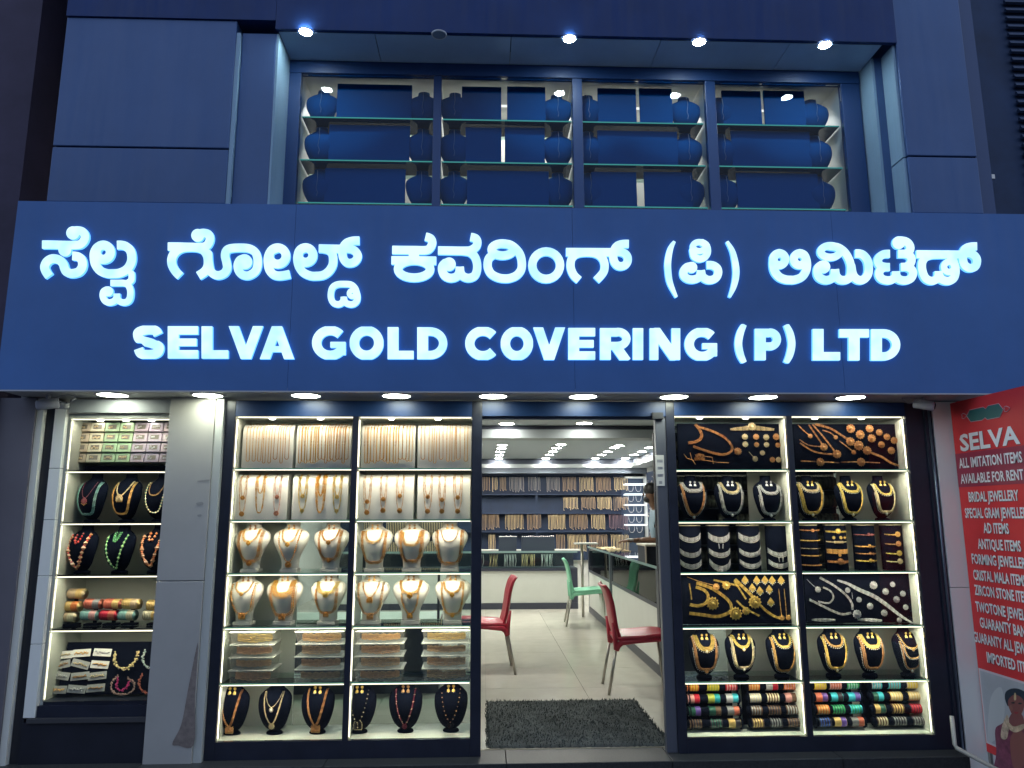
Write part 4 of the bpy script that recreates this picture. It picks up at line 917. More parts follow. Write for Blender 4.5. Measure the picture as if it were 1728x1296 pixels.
for k, (pts, w, ex, wd) in enumerate([([(890,215),(925,250),(962,280)], .006, [(966,285,15)], 'short forehead chain at the upper left'), ([(958,214),(1000,275),(1045,340)], .011, [(1052,355,25)], 'inner diagonal band ending in a medallion'),
        ([(982,212),(1050,290),(1120,380)], .011, [(1135,400,27)], 'outer diagonal band ending in a medallion'), ([(998,210),(1090,235),(1150,270),(1205,308)], .014, [(1220,320,28),(1273,345,31),(1326,377,28)], 'upper waist belt half with three large medallions'),
        ([(900,308),(955,342),(1030,352)], .009, [], 'short curved band at the left'), ([(903,330),(980,378),(1050,396),(1110,400)], .010, [], 'long curved band at the left'),
        ([(1152,316),(1195,348),(1232,378)], .006, [(1242,388,15)], 'small forehead chain in the middle'), ([(908,444),(1020,447),(1150,454)], .008, [(1030,450,26)], 'left armlet with central medallion'),
        ([(1162,450),(1290,449),(1408,455)], .008, [(1288,450,27)], 'right armlet with central medallion'), ([(1345,388),(1420,418),(1480,456),(1552,478)], .013, [], 'lower right tail of the waist belt'), ([(1045,248),(1090,262),(1120,285)], .007, [(1128,293,14)], 'tiny band with round end below the belt')]):
    band(pts, w, .0024, COPPER, R3, 'gold_band', 'rose gold %s %s' % (wd, R2), 'jewellery', ex)
for k, (x, y, r) in enumerate([(1222,238,29),(1282,276,29),(1342,238,26),(1403,262,22),(1355,300,27),(1452,290,22),(1498,313,23),(1417,340,22),(1480,377,24)]):
    dot(x, y, r, COPPER, R3, 'medallion', 'round spiral medallion earring, %s from the left %s' % (ORD[k], R2), 'earring', 'spiral medallions ' + R2)
R5 = 'on the yellow gold velvet board'
for k, (pts, w, ex, wd) in enumerate([([(175,48),(250,75),(335,98)], .004, [(347,107,20)], 'thin forehead chain across the upper left'), ([(232,84),(320,115),(395,165),(432,205),(440,240)], .020, [(462,265,36)], 'thick upper side of the long looped necklace'),
        ([(190,264),(270,274),(350,284),(410,268),(435,250)], .020, [], 'thick lower side of the long looped necklace'), ([(228,108),(278,128),(300,165),(285,205),(240,220),(192,212)], .019, [(325,205,36)], 'short thick C-shaped necklace with cluster pendant'),
        ([(335,66),(410,84),(485,102)], .012, [(407,98,24)], 'flat armband near the top'), ([(460,62),(510,110),(560,160),(578,190)], .020, [(577,198,36)], 'thick waist belt half with cluster buckle'),
        ([(455,72),(500,140),(525,180)], .010, [], 'slim folded end of the waist belt'), ([(598,205),(640,245),(690,280),(735,295)], .016, [], 'lower tail of the waist belt'), ([(470,190),(520,235),(605,280)], .012, [(525,250,22)], 'slanting armlet below the belt'),
        ([(720,120),(728,200),(738,285)], .003, [(740,292,14)], 'left thin vertical chain'), ([(752,120),(760,200),(766,280)], .003, [(777,290,15)], 'right thin vertical chain'), ([(188,90),(196,140),(202,185)], .006, [], 'small hanging chain at the left edge')]):
    band(pts, w, .0026, YELLOW if k not in (10, 9, 0) else GOLD, R4, 'gold_band', '%s %s' % (wd, R5), 'jewellery', ex)
for k, (x, y) in enumerate([(518,65),(588,67),(637,65),(680,67),(733,67),(562,113),(607,130),(663,122),(672,197)]):
    w_ = ('%s in the upper five' % ORD[k]) if k < 5 else (('%s in the lower three' % ORD[k-5]) if k < 8 else 'alone above the belt tail')
    dot(x, y, 25, YELLOW, R4, 'earring', 'diamond-shaped gold earring, %s %s' % (w_, R5), 'earring', 'diamond earrings ' + R5, diamond=True)
R6 = 'on the silver jewellery board'
for k, (pts, w, ex, wd, tp) in enumerate([([(888,62),(915,90),(948,118)], .003, [(953,123,17)], 'thin forehead chain at the upper left', False), ([(985,110),(1028,132),(1045,170),(1018,203),(955,194)], .010, [], 'small C-shaped choker', False),
        ([(965,52),(1050,100),(1120,155),(1155,205),(1158,245)], .014, [(1185,270,25)], 'upper side of the V-shaped necklace with pendant', False), ([(1150,262),(1100,270),(1045,252),(975,218),(903,183)], .013, [], 'lower side of the V-shaped necklace', False),
        ([(1070,68),(1130,88),(1200,125),(1290,165),(1370,220),(1440,275),(1520,326)], .024, [], 'long slanting waist belt, widest in the middle', True), ([(918,303),(988,305),(1058,305)], .020, [], 'left armlet at the bottom', True), ([(1192,303),(1262,304),(1334,308)], .020, [], 'right armlet at the bottom', True),
        ([(1155,140),(1160,178)], .003, [], 'tiny dangling chain under the belt', False)]):
    band(pts, w, .0024, SILVER, R4, 'silver_band', 'silver %s %s' % (wd, R6), 'jewellery', ex, tp)
for k, (x, y, r) in enumerate([(1283,97,23),(1397,92,16),(1355,135,19),(1458,147,17),(1420,182,19),(1263,222,19),(1475,228,16),(1347,262,19),(1437,305,15),(1130,127,16),(1197,183,16)]):
    dot(x, y, r, SILVER, R4, 'stud', 'small silver flower stud, %s of the scatter %s' % (ORD[k], R6) , 'stud', 'silver studs ' + R6)

# ---------------------------------------------------------------- third row of the right showcase: black rolls
def pad(cx, y0, y1, ztop, zbot, label, w=0.145):
    X = P(cx, 920, 0.14).x; h = ztop-zbot
    seg = 14; mb = MB()
    prof = [(w/2*sin(a), -0.045*cos(a)) for a in [-pi/2+pi*k/seg for k in range(seg+1)]]
    n = len(prof); vs = [(x, y, 0) for x, y in prof] + [(x, y, h-0.004) for x, y in prof]
    mb.add(vs, [(i, i+1, i+1+n, i+n) for i in range(n-1)] + [(n-1, 0, n, 2*n-1)])
    o = empty('display_roll', (X, 0.15, zbot)); tag(o, label, 'display roll', None)
    put('roll_body', mb.mesh('roll_body', VELVET, True), o)
    vs = [(x*1.02, y*1.02, h-0.0035) for x, y in prof] + [(x*1.02, y*1.02, h+0.002) for x, y in prof]
    put('roll_cap', MB().add(vs, [(i, i+1, i+1+n, i+n) for i in range(n-1)] + [(n-1, 0, n, 2*n-1), tuple(range(n, 2*n))]).mesh('roll_cap', mat('lamplit_beige_cap', (0.80, 0.66, 0.45), 0.5)), o)  # warm lamp light on the cap is painted in as beige
    return X
def onroll(X, pts, w, r, M, name, label, cat, Yr=0.15, fringe=0, extra=None, mf=None):
    mb = MB(); rows = max(1, int(round(w/(r*1.5))))
    def yy(x): q = min(abs(x)/0.0725, 0.96); return -0.045*sqrt(1-q*q) - 0.004
    for k in range(rows):
        off = (k-(rows-1)/2)*r*1.5
        strand(mb, [(x, yy(x), z+off) for x, z in catmull(pts, 6)], r, 0)
    if fringe:
        for p in resample([(x, 0, z) for x, z in catmull(pts, 6)], fringe*.62): mb.bead((p.x, yy(p.x), p.z - w/2 - fringe*.5), fringe*.28, 1, fringe*.5)
    for e in (extra or []): rosette(mb, (e[0], yy(e[0])-.003, e[1]), e[2], 0, 9)
    o = put(name, mb.mesh(name, [M, mf or PEARL]), None, (X, Yr, 0)); return tag(o, label, cat)
zt3, zb3 = P(1200, 660+845/3.757, 0.11).z, ZR[3]-0.325+0.0
zr0 = ZR[2+0] ; Z3b = ZR[3]+0.003; Z3t = Z3b + 0.285
cxs = [1164, 1213, 1264, 1312, 1366, 1411, 1459, 1506]
for k, cx in enumerate(cxs):
    X = pad(cx, 0, 0, Z3t, Z3b, 'black velvet roll with lamp-lit beige cap, %s in the third row of the right showcase' % ORD[k], 0.150 if k != 4 else 0.12)
    pl_ = 'the %s velvet roll' % ORD[k]
    if k < 4:
        for j, zz in enumerate((0.225, 0.130, 0.060)):
            if k == 3 and j == 0: continue
            wide = .032 if (k, j) in ((1, 2), (2, 0), (1, 0)) else .025
            sag = .045 if (k, j) == (1, 2) else .030
            ex = [(0, Z3b+zz-sag-.014, .008)] if (k, j) in ((2, 0), (1, 2)) else None
            onroll(X, [(-.068, Z3b+zz), (-.045, Z3b+zz-sag*.65), (0, Z3b+zz-sag), (.045, Z3b+zz-sag*.65), (.068, Z3b+zz)], wide, .0026, SILVER, 'choker',
                   'silver white stone choker, %s on %s' % (['top', 'middle', 'bottom'][j] if k != 3 else ['', 'upper', 'lower'][j], pl_), 'necklace', fringe=.008 if (k+j) % 2 == 0 else .006, extra=ex)
        if k in (1, 3):
            for s_ in (-1, 1):
                o = put('drop_earring', MB().tube([(0,0,0), (0,0,-.03)], .003, 5).mesh('drop_earring', SILVER), None, (X+s_*.014, .095, Z3b+(.17 if k == 1 else .085)), (0, radians(6*s_), 0)); tag(o, ('left' if s_ < 0 else 'right') + ' narrow silver drop earring between the chokers on ' + pl_, 'earring', 'drop earrings on ' + pl_)
    else:
        rowsz = {4: (.255, .190, .140, .095, .035), 5: (.245, .180, .120, .055), 6: (.225, .150, .105, .060), 7: (.225, .165, .105, .055)}[k]
        for j, zz in enumerate(rowsz):
            M = [COPPER, YELLOW, PALE, GOLD][(k+j) % 4]; 
            if k == 6 and j == 0: M = mat('pink_stone', (0.35, 0.12, 0.12), 0.3, 0.3)
            if k == 4: ex = [(.01, Z3b+zz-.004, .011)] if j == 0 else None; w = .009 if j != 2 else .004
            elif k == 5: ex = [[(0, Z3b+.245, .018), (-.03, Z3b+.205, .011), (.015, Z3b+.205, .011), (.045, Z3b+.205, .009)], [(x*.012, Z3b+.176, .009) for x in (-2, -1, 0, 1, 2)], [(.0, Z3b+.095, .010)], [(0, Z3b+.055, .020), (.022, Z3b+.05, .012)]][j]; w = (.010, .008, .028, .014)[j]
            elif k == 6: ex = [(.012, Z3b+zz, .012 if j % 2 else .010), (.034, Z3b+zz-.003, .008)]; w = .006
            else: ex = [(.018, Z3b+zz, .018)]; w = .008
            onroll(X, [(-.068 if k != 7 else -.058, Z3b+zz), (-.03, Z3b+zz-.003), (.02, Z3b+zz-.004), (.066 if k != 7 else .03, Z3b+zz-.002)], w, .0024, M, 'bracelet',
                   'gold bracelet, %s from the top on %s' % (ORD[j], pl_), 'bracelet', extra=ex)

# ---------------------------------------------------------------- bangles
def bangle_mesh(c1, c2, L=0.092, R=0.033, n=9):
    mb = MB()
    for k in range(n):
        x0 = -L/2 + L*k/n; x1 = x0 + L/n*0.92; xm = (x0+x1)/2; mi = 0 if (k < n/2 if c2[1] == 'half' else k % 2 == 0) else 1
        mb.lathe([(R*.90, x0), (R*.98, x0+(x1-x0)*.15), (R*1.0, xm), (R*.98, x1-(x1-x0)*.15), (R*.90, x1)], (0, 0, 0), 'x', 22, mi)
    for s_ in (-1, 1):
        mb.lathe([(R*.80, s_*L/2*1.0), (R*.96, s_*L/2*1.005)], (0, 0, 0), 'x', 22, 0)
    return mb.mesh('bangle_set', [c1, c2[0]], True)
def bm(name, c, rough=0.22, metal=0.3): return mat('bangle_' + name, c, rough, metal)
BC = dict(yel=((.80,.62,.06)), org=((.75,.22,.06)), pnk=((.72,.36,.34)), red=((.55,.02,.05)), gold=((.70,.48,.18)), cream=((.70,.62,.42)), teal=((.03,.38,.45)), green=((.04,.36,.14)), blue=((.04,.10,.42)), purp=((.16,.09,.38)),
          cyan=((.06,.50,.62)), sil=((.50,.50,.52)), dkgrn=((.03,.12,.09)), brown=((.16,.09,.06)), dk=((.05,.045,.06)), mar=((.20,.02,.04)), mint=((.30,.55,.50)), grey=((.25,.25,.26)), lime=((.45,.50,.10)), coral=((.60,.16,.10)))
RCOLS = [['org/yel/a','yel/lime/a','red/pnk/a','org/gold/a','sil/red/h','org/pnk/a'], ['pnk/red/h','lime/teal/h','sil/cyan/h','cream/sil/a','cream/brown/a','pnk/brown/h'], ['dkgrn/purp/h','dkgrn/brown/h','grey/coral/h','brown/grey/a','brown/dk/a','brown/sil/a'], ['brown/dk/a','dk/dkgrn/a','gold/dk/h','brown/gold/a','dk/grey/a','brown/dk/a'],  # lower levels get darker colours that carry the shade away from the top lamp
         ['yel/gold/a','pnk/coral/a','green/mint/a','cyan/sil/a','cyan/grey/a','cream/yel/a'], ['coral/purp/h','cyan/dk/h','cyan/purp/h','dkgrn/cyan/h','gold/cream/a','gold/cream/a'], ['org/gold/a','green/dkgrn/a','cyan/green/a','gold/dkgrn/h','brown/gold/a','mar/red/a'], ['dk/blue/a','gold/purp/h','grey/coral/h','cream/brown/a','grey/dk/a','dk/grey/a']]
NAMES = dict(yel='yellow', org='orange', pnk='pink', red='red', gold='gold', cream='cream', teal='teal', green='green', blue='blue', purp='purple', cyan='turquoise', sil='silver', dkgrn='dark green', brown='brown', dk='black', mar='maroon', mint='mint', grey='grey', lime='lime', coral='coral')
xsA = [1172, 1206.5, 1237.5, 1276, 1307, 1337]; xsB = [1389, 1415, 1444.5, 1484, 1515.5, 1546.5]
for half, (xs_, base, nm_) in enumerate(((xsA, 0, 'left'), (xsB, 4, 'right'))):
    for q3 in range(2):
        grp = xs_[q3*3:q3*3+3]; Xs = [P(x, 1200, 0.12).x for x in grp]
        rk = empty('bangle_rack', (Xs[1], 0.15, ZR[0]+0.002)); rack_name = ['first', 'second', 'third', 'fourth'][half*2+q3]
        tag(rk, 'black stepped bangle rack, %s from the left under the right showcase busts' % rack_name, 'bangle rack', 'bangle racks in the right showcase')
        put('back_board', MB().box((-0.155, 0.105, 0), (0.155, 0.115, 0.285)).mesh('back_board', VELVET), rk)
        for j in range(4):
            z = 0.045 + 0.070*j
            put('bar', MB().lathe([(0.024, Xs[0]-Xs[1]-0.052), (0.024, Xs[2]-Xs[1]+0.052)], (0, 0.012*j-0.03, z), 'x', 14).mesh('bar', VELVET, True), rk)
            for s_ in (-1, 1): put('end_disc', MB().lathe([(0.036, 0), (0.036, 0.006)], (s_*0.155-0.003, 0.012*j-0.03, z), 'x', 18).mesh('end_disc', VELVET), rk)
            put('arm', MB().box((-0.006, 0.012*j-0.005, z-0.006), (0.006, 0.105, z+0.006)).mesh('arm', VELVET), rk)
        for j in range(4):
            for k in range(3):
                spec = RCOLS[base+3-j][q3*3+k].split('/'); z = ZR[0]+0.002+0.045+0.070*j
                me = bangle_mesh(bm(spec[0], BC[spec[0]]), (bm(spec[1], BC[spec[1]]), 'half' if spec[2] == 'h' else 'alt'), 0.074, 0.0285)
                o = put('bangle_set', me, None, (Xs[k], 0.12+0.012*j, z), (0, 0, radians(random.uniform(-3, 3))))
                tag(o, 'roll of %s and %s bangles, %s on %s level of %s rack' % (NAMES[spec[0]], NAMES[spec[1]], ['left', 'middle', 'right'][k], ['lowest', 'second lowest', 'second highest', 'highest'][j], rack_name), 'bangles', 'bangle rolls in the right showcase')

# ================================================================ FAR LEFT SIDE WINDOW AND PILLAR
ZF = [0.335, 0.736, 1.050, 1.362, 1.678, 2.006]
sc_ = empty('side_showcase', (0, 0, 0)); tag(sc_, 'narrow lit side showcase of bead jewellery and hair clips left of the grey pillar', 'showcase')
XA, XB = -2.565, -1.72
CASEG = mat('side_case_laminate', (0.50, 0.53, 0.48), 0.4, var=0.05)
bbox('side_panel', (XA-0.02, 0.0, ZF[0]-0.02), (XA, 0.40, 2.03), CASEG, sc_)
bbox('side_panel', (XB, 0.0, ZF[0]-0.02), (XB+0.02, 0.40, 2.03), CASEG, sc_)
bbox('back_panel', (XA+0.0005, 0.36, ZF[0]), (XB-0.0005, 0.38, 2.0055), CASEG, sc_)
bbox('top_board', (XA+0.0005, 0.0, 2.006), (XB-0.0005, 0.40, 2.03), CASEG, sc_)
bbox('bottom_board', (XA+0.0005, 0.0, ZF[0]-0.02), (XB-0.0005, 0.3595, ZF[0]-0.0005), FRAME, sc_)
bbox('plinth', (XA-0.06, -0.045, 0.225), (XB+0.02, 0.40, 0.249), mat('plinth_stone', (0.06, 0.06, 0.065), 0.35), sc_)
bbox('riser', (XA-0.02, -0.02, 0.2495), (XB+0.02, 0.38, ZF[0]-0.021), FRAME, sc_)
bbox('lower_panel', (XA-0.09, -0.03, -0.165), (XB+0.02, 0.40, 0.2245), mat('black_lower_panel', (0.016, 0.018, 0.028), 0.4, var=0.3, vscale=3), sc_)
for z in ZF[1:-1]:
    sh = bbox('shelf', (XA+0.001, 0.012, z-0.006), (XB-0.001, 0.358, z+0.002), SHELFG, sc_)
for z in ZF[1:]:
    bbox('led_strip', (XA+0.004, 0.004, z-0.013), (XB-0.004, 0.010, z-0.0065), LED, sc_); led_lamp(XA+.02, XB-.02, 0.02, z-.0135, 1.5, sc_)
for a, b in zip(ZF[:-1], ZF[1:]): bbox('led_strip', (XA+0.0005, 0.004, a+0.01), (XA+0.005, 0.010, b-0.02), LED, sc_)
bbox('glass_pane', (XA+0.0005, -0.008, ZF[0]), (XB-0.0005, -0.003, 2.005), GLASS, sc_)
for x in (-2.44, -2.28, -2.12): put('spot_lamp', MB().lathe([(0.018, -0.007), (0.022, 0.0)], (x, 0.10, 2.0055), 'z', 12).mesh('spot_lamp', LEDSP), sc_)
# frame strips left of it: tiled white jamb, black channel, bright strip, grey wall
jm = empty('tiled_jamb', (0, 0, 0)); tag(jm, 'white glossy tiled jamb between the side showcase and the black shutter channel', 'jamb')
tm = mat('glossy_white_tile', (0.90, 0.90, 0.82), 0.15)
zz = [0.25, 0.66, 1.05, 1.38, 1.69, 2.06]
for a, b in zip(zz[:-1], zz[1:]): bevel(bbox('tile', (-2.655, -0.03, a+0.0015), (-2.588, 0.10, b-0.0015), tm, jm), 0.002)
ch = bbox('shutter_channel', (-2.715, -0.01, -0.165), (-2.657, 0.10, 2.12), mat('channel_black', (0.02, 0.022, 0.03), 0.4)); tag(ch, 'black vertical rolling shutter channel at the left of the side showcase', 'shutter channel')
bs = bbox('trim_strip', (-2.755, -0.045, -0.165), (-2.717, 0.08, 2.12), mat('pale_trim', (0.75, 0.74, 0.66), 0.3)); tag(bs, 'pale vertical trim strip left of the black shutter channel', 'trim')
gw = bbox('wall_panel', (-2.975, -0.06, -0.165), (-2.757, 0.25, 2.12), mat('mauve_grey_panel', (0.15, 0.14, 0.16), 0.5, var=0.08, vscale=3)); tag(gw, 'plain grey wall panel at the far left edge of the shop', 'wall panel')
bbox('neighbour_ledge', (-3.4, -0.16, 1.72), (-3.0, -0.105, 1.735), STEEL); tag(bpy.data.objects['neighbour_ledge'], 'thin metal ledge on the neighbouring wall at far left', 'ledge')
wd_ = bbox('neighbour_shutter', (-3.45, -0.15, 0.0), (-3.02, -0.105, 1.70), mat('shutter_blue_black', (0.015, 0.02, 0.04), 0.5)); tag(wd_, 'dark closed panel of the neighbouring shop at far left', 'panel')
hd = empty('shutter_box', (0, 0, 0)); tag(hd, 'grey rolling shutter box above the side showcase', 'shutter box')
bbox('box_face', (-2.57, -0.03, 2.035), (-1.95, 0.02, 2.118), mat('shutter_grey', (0.35, 0.37, 0.38), 0.45), hd)
put('roller', MB().lathe([(0.018, -2.63), (0.018, -2.571)], (0, -0.03, 2.075), 'x', 14).mesh('roller', mat('roller_white', (0.65, 0.65, 0.62), 0.4), True), hd)
# pillar
PIL = mat('grey_pillar_cladding', (0.44, 0.43, 0.40), 0.45, 0.05, bump=0.02, bscale=3, var=0.07, vscale=2.2)
pl1 = empty('pillar', (0, 0, 0)); tag(pl1, 'grey metal clad pillar with stains between side showcase and left showcase', 'pillar')
bevel(bbox('cladding_panel', (-1.945, -0.056, 1.02), (-1.668, 0.4, 2.127), PIL, pl1), 0.003)
bevel(bbox('cladding_panel', (-1.945, -0.056, -0.165), (-1.668, 0.4, 1.016), PIL, pl1), 0.003)
bevel(bbox('edge_trim', (-1.6675, -0.046, -0.165), (-1.6175, 0.02, 2.127), mat('trim_satin', (0.58, 0.60, 0.56), 0.35, 0.2), pl1), 0.004)
# stains with a shape of their own on the pillar
SM = mat('stain_brown', (0.23, 0.19, 0.17), 0.5, var=0.3, vscale=30)
def blob(name, pts, Y, M, parent):
    q = [P(x, y, Y) for x, y in catmull(pts, 5, True)]; me = bpy.data.meshes.new(name); me.from_pydata([(v.x, Y, v.z) for v in q], [], [tuple(range(len(q)))]); me.materials.append(M)
    return put(name, me, parent)
blob('stain', [(330,1100),(334,1090),(329,1175),(327,1256),(300,1258),(291,1254),(306,1222),(318,1160)], -0.0585, SM, pl1)
for pts in ([(331,849),(341,847),(343,851),(334,853)], [(333,869),(339,868),(340,871),(335,872)], [(334,811),(352,809),(354,811),(336,813)]):
    blob('stain', pts, -0.0585, mat('stain_grey', (0.30, 0.30, 0.29), 0.5), pl1)

# soap-like ring boxes in the top compartment (rows of pastel cards)
card_cols = [('sand', (.62,.52,.40)), ('cream', (.70,.66,.50)), ('pale green', (.42,.58,.38)), ('pale green', (.42,.58,.36)), ('lilac', (.56,.46,.56)), ('lilac', (.52,.44,.56)), ('lilac', (.54,.44,.52))]
for r_ in range(4):
    for c in range(8):
        nm_, cc = card_cols[min(c, 6)]
        x = 136 + c*24.6 - r_*2.6; y = 721.5 + r_*17.2
        v = P(640*0 + x + 6, y, 0.14); M = mat('card_'+nm_.replace(' ', '_')+str(c), cc, 0.35)
        if v.x > -1.75: continue
        o = empty('pendant_box', (v.x, 0.14, v.z)); o.rotation_euler = (radians(-12), 0, radians(random.uniform(-1.5, 1.5)))
        tag(o, '%s plastic pendant box, %s in the %s row of the side showcase' % (nm_, ORD[c], ORD[r_]), 'jewellery box', 'pastel pendant boxes in the side showcase')
        bevel(put('tray', MB().box((-0.044, -0.012, -0.030), (0.044, 0.012, 0.030)).mesh('tray', M), o), 0.005)
        bbox('insert', (-0.026, -0.0135, -0.014), (0.026, -0.0122, 0.015), mat('insert_grey', (0.22, 0.20, 0.17), 0.6), o)
        mb = MB(); rnd = random.Random(r_*9+c)
        for k in range(rnd.choice((2, 3, 4))): rosette(mb, (-0.016+0.0115*k, -0.014, rnd.uniform(-.006, .006)), .0065, 0, 6)
        put('pendant', mb.mesh('pendant', [PALE if c < 4 else SILVER]), o)
bbox('tray_rack', (XA+0.02, 0.165, ZF[4]+0.003), (XB-0.03, 0.30, ZF[4]+0.04), VELVET); tag(bpy.data.objects['tray_rack'], 'low black rack under the pastel pendant boxes', 'rack')
# bead necklaces on black busts
sl = [(147, [U(.068,.262,.050,.45,rows=3,r=.0034,m=(MINT,pe)), U(.045,.262,.155,1.25,rows=1,r=.003,pend='leaf',pr=.018,m=(MAROON,g))], ['three-strand pale turquoise bead necklace','maroon cord with gold fan pendant']),
      (206, [U(.066,.262,.052,.5,rows=3,r=.003,pend=None,m=(GOLD,pe)), U(.052,.268,.170,1.2,rows=2,r=.003,pend='idol',pr=.019,m=(pl,g))], ['triple strand orange gold bead necklace','pale choker with hexagonal gold pendant']),
      (262, [U(.070,.262,.060,.7,rows=1,r=.0048,every=2,m=(MINT,pl)), U(.052,.262,.175,.7,rows=2,r=.0026,m=(an,pl))], ['mixed blue and gold bead necklace','short brown bead chain'])]
sl2 = [(139, [U(.066,.255,.035,1.3,rows=1,r=.0105,every=2,step=.016,m=(RED,AMBER)), U(.020,.262,.200,.8,rows=1,r=.010,m=(RED,RED))], ['chunky red and amber V-shaped necklace','cluster of large red beads']),
       (202, [U(.066,.250,.030,1.35,rows=1,r=.0065,every=2,m=(GREEN,mat('leaf_green', (.35,.60,.25), .3))), U(.016,.268,.215,.8,rows=2,r=.007,m=(GREEN,pe))], ['V-shaped green stone bead necklace','pale green leaf cluster']),
       (262, [U(.064,.250,.045,1.3,rows=1,r=.0105,every=3,step=.015,m=(ORANGE,AMBER)), U(.020,.262,.215,.8,rows=1,r=.012,m=(ORANGE,ORANGE))], ['chunky orange coral V-shaped necklace','three large orange coral beads'])]
for row, zz, rn in ((sl, ZF[3], 'upper'), (sl2, ZF[2], 'lower')):
    for k, (px_, sp, ds) in enumerate(row):
        place = 'the %s bust, %s row, side showcase' % (ORD[k], rn)
        bust_set(px_, 0, zz+0.003, 0.14, False, (1.02, 1.0, 0.94 if rn == 'upper' else 0.92), sp, None, ds, place, rz=radians(-16))
# bangle rolls
bgs = [(131,1002,'sand','gold'),(123,1023,'gold','org'),(117,1041,'sand','cream'),(159,1019,'coral','grey'),(153,1038,'mint','pnk'),(192,1019,'coral','gold'),(185,1038,'red','coral'),(223,1019,'gold','sand'),(216,1038,'mint','cream'),(264,1021,'gold','cream'),(258,1038,'cream','gold')]
BC['sand'] = (.60,.45,.28); NAMES['sand'] = 'sandy'
for k, (x, y, a, b) in enumerate(bgs):
    v = P(x, y, 0.15)
    me = bangle_mesh(bm(a, BC[a]), (bm(b, BC[b]), 'half'), 0.105, 0.032)
    o = put('bangle_set', me, None, v, (0, 0, radians(-14)))
    tag(o, 'roll of %s and %s bangles, %s from the left in the side showcase' % (NAMES[a], NAMES[b], ORD[k]), 'bangles', 'bangle rolls in the side showcase')
for k, x in enumerate((121, 156, 188, 219, 262)):
    v = P(x, 1055, 0.16); o = empty('bangle_stand', (v.x, 0.16, ZF[1]+0.003)); tag(o, 'small black bangle stand, %s from the left in the side showcase' % ORD[k], 'bangle stand')
    put('stand_base', MB().box((-.042, -.03, 0), (.042, .03, .012)).mesh('stand_base', VELVET), o); put('post', MB().box((-.010, .02, .0125), (.010, .034, .13 if k else .21)).mesh('post', VELVET), o)
# hair clip board
hb = put('clip_board', MB().box((XA+0.02, 0, 0), (XB-0.01, 0.012, 0.30)).mesh('clip_board', VELVET), None, (0, 0.10, ZF[0]+0.012), (radians(-14), 0, 0))
tag(hb, 'slanted black board of hair clips and flower garlands at the bottom of the side showcase', 'display board')
clips = [(107.5,1105,'w',3),(138,1102,'w',3),(173,1101,'w',-3),(103.5,1122,'s',12),(136,1120.5,'s',-14),(168.5,1121.5,'w',-4),(102,1140,'s',-8),(135,1141,'s',5),(164.5,1140.5,'s',6),(97,1164,'s',0),(129.5,1163,'s',-5),(161.5,1161,'s',4)]
CW = mat('clip_card_white', (0.82, 0.80, 0.74), 0.5); CS = cloudy('clip_clear', (0.60, 0.60, 0.58), 0.45)
for k, (x, y, kd, rot) in enumerate(clips):
    zrel = P(x, y, 0.10).z - ZF[0]; v = P(x, y, 0.088+0.25*zrel)
    o = empty('hair_clip', v); o.rotation_euler = (radians(-14), radians(-rot), 0)
    tag(o, '%s hair clip on %s card, %s in %s row of the slanted board' % ('ornate' if kd == 's' else 'gold', 'clear' if kd == 's' else 'white', ORD[k % 3], ORD[k//3]), 'hair clip', 'hair clips in the side showcase')
    bevel(put('card', MB().box((-.054, -.002, -.022), (.054, .0, .022)).mesh('card', CW if kd == 'w' else CS), o), 0.004)
    mb = MB(); rnd = random.Random(k)
    for j in range(15): mb.bead((-.038+.0055*j, -.006, rnd.uniform(-.006, .006)), .0052)
    put('clip', mb.mesh('clip', [[PALE, GOLD, SILVER, ANTIQUE][k % 4]]), o)
gar = [([(196,1102),(193,1112),(198,1124),(210,1129),(223,1122),(232,1108),(233,1098)], (.80,.62,.30), 'cream and orange flower', .013), ([(246,1098),(241,1110),(246,1124),(258,1128)], (.62,.70,.66), 'white flower', .011),
       ([(200,1140),(189,1152),(190,1166),(204,1172),(220,1168),(228,1155),(215,1142)], (.35,.22,.20), 'brown bead', .009), ([(200,1145),(197,1158),(205,1166),(215,1158),(219,1150)], (.60,.04,.22), 'crimson flower', .010), ([(241,1138),(235,1150),(238,1163),(250,1170),(256,1160)], (.45,.12,.08), 'brown and red bead', .010)]
for pts, c, nm_, r in gar:
    mb = MB(); rnd = random.Random(3)
    q = [P(x, y, 0.078+0.25*(P(x, y, .1).z-ZF[0])) for x, y in catmull(pts, 6)]
    for p in resample(q, r*0.7):
        for _ in range(3): mb.bead((p.x+rnd.uniform(-r, r)*.6, p.y-.004+rnd.uniform(-.003, .003), p.z+rnd.uniform(-r, r)*.6), r*rnd.uniform(.35, .6))
    o = put('hair_garland', mb.mesh('hair_garland', mat('garland_'+nm_.replace(' ', '_'), c, 0.6))); tag(o, 'curved %s hair garland pinned to the slanted black board' % nm_, 'hair garland')

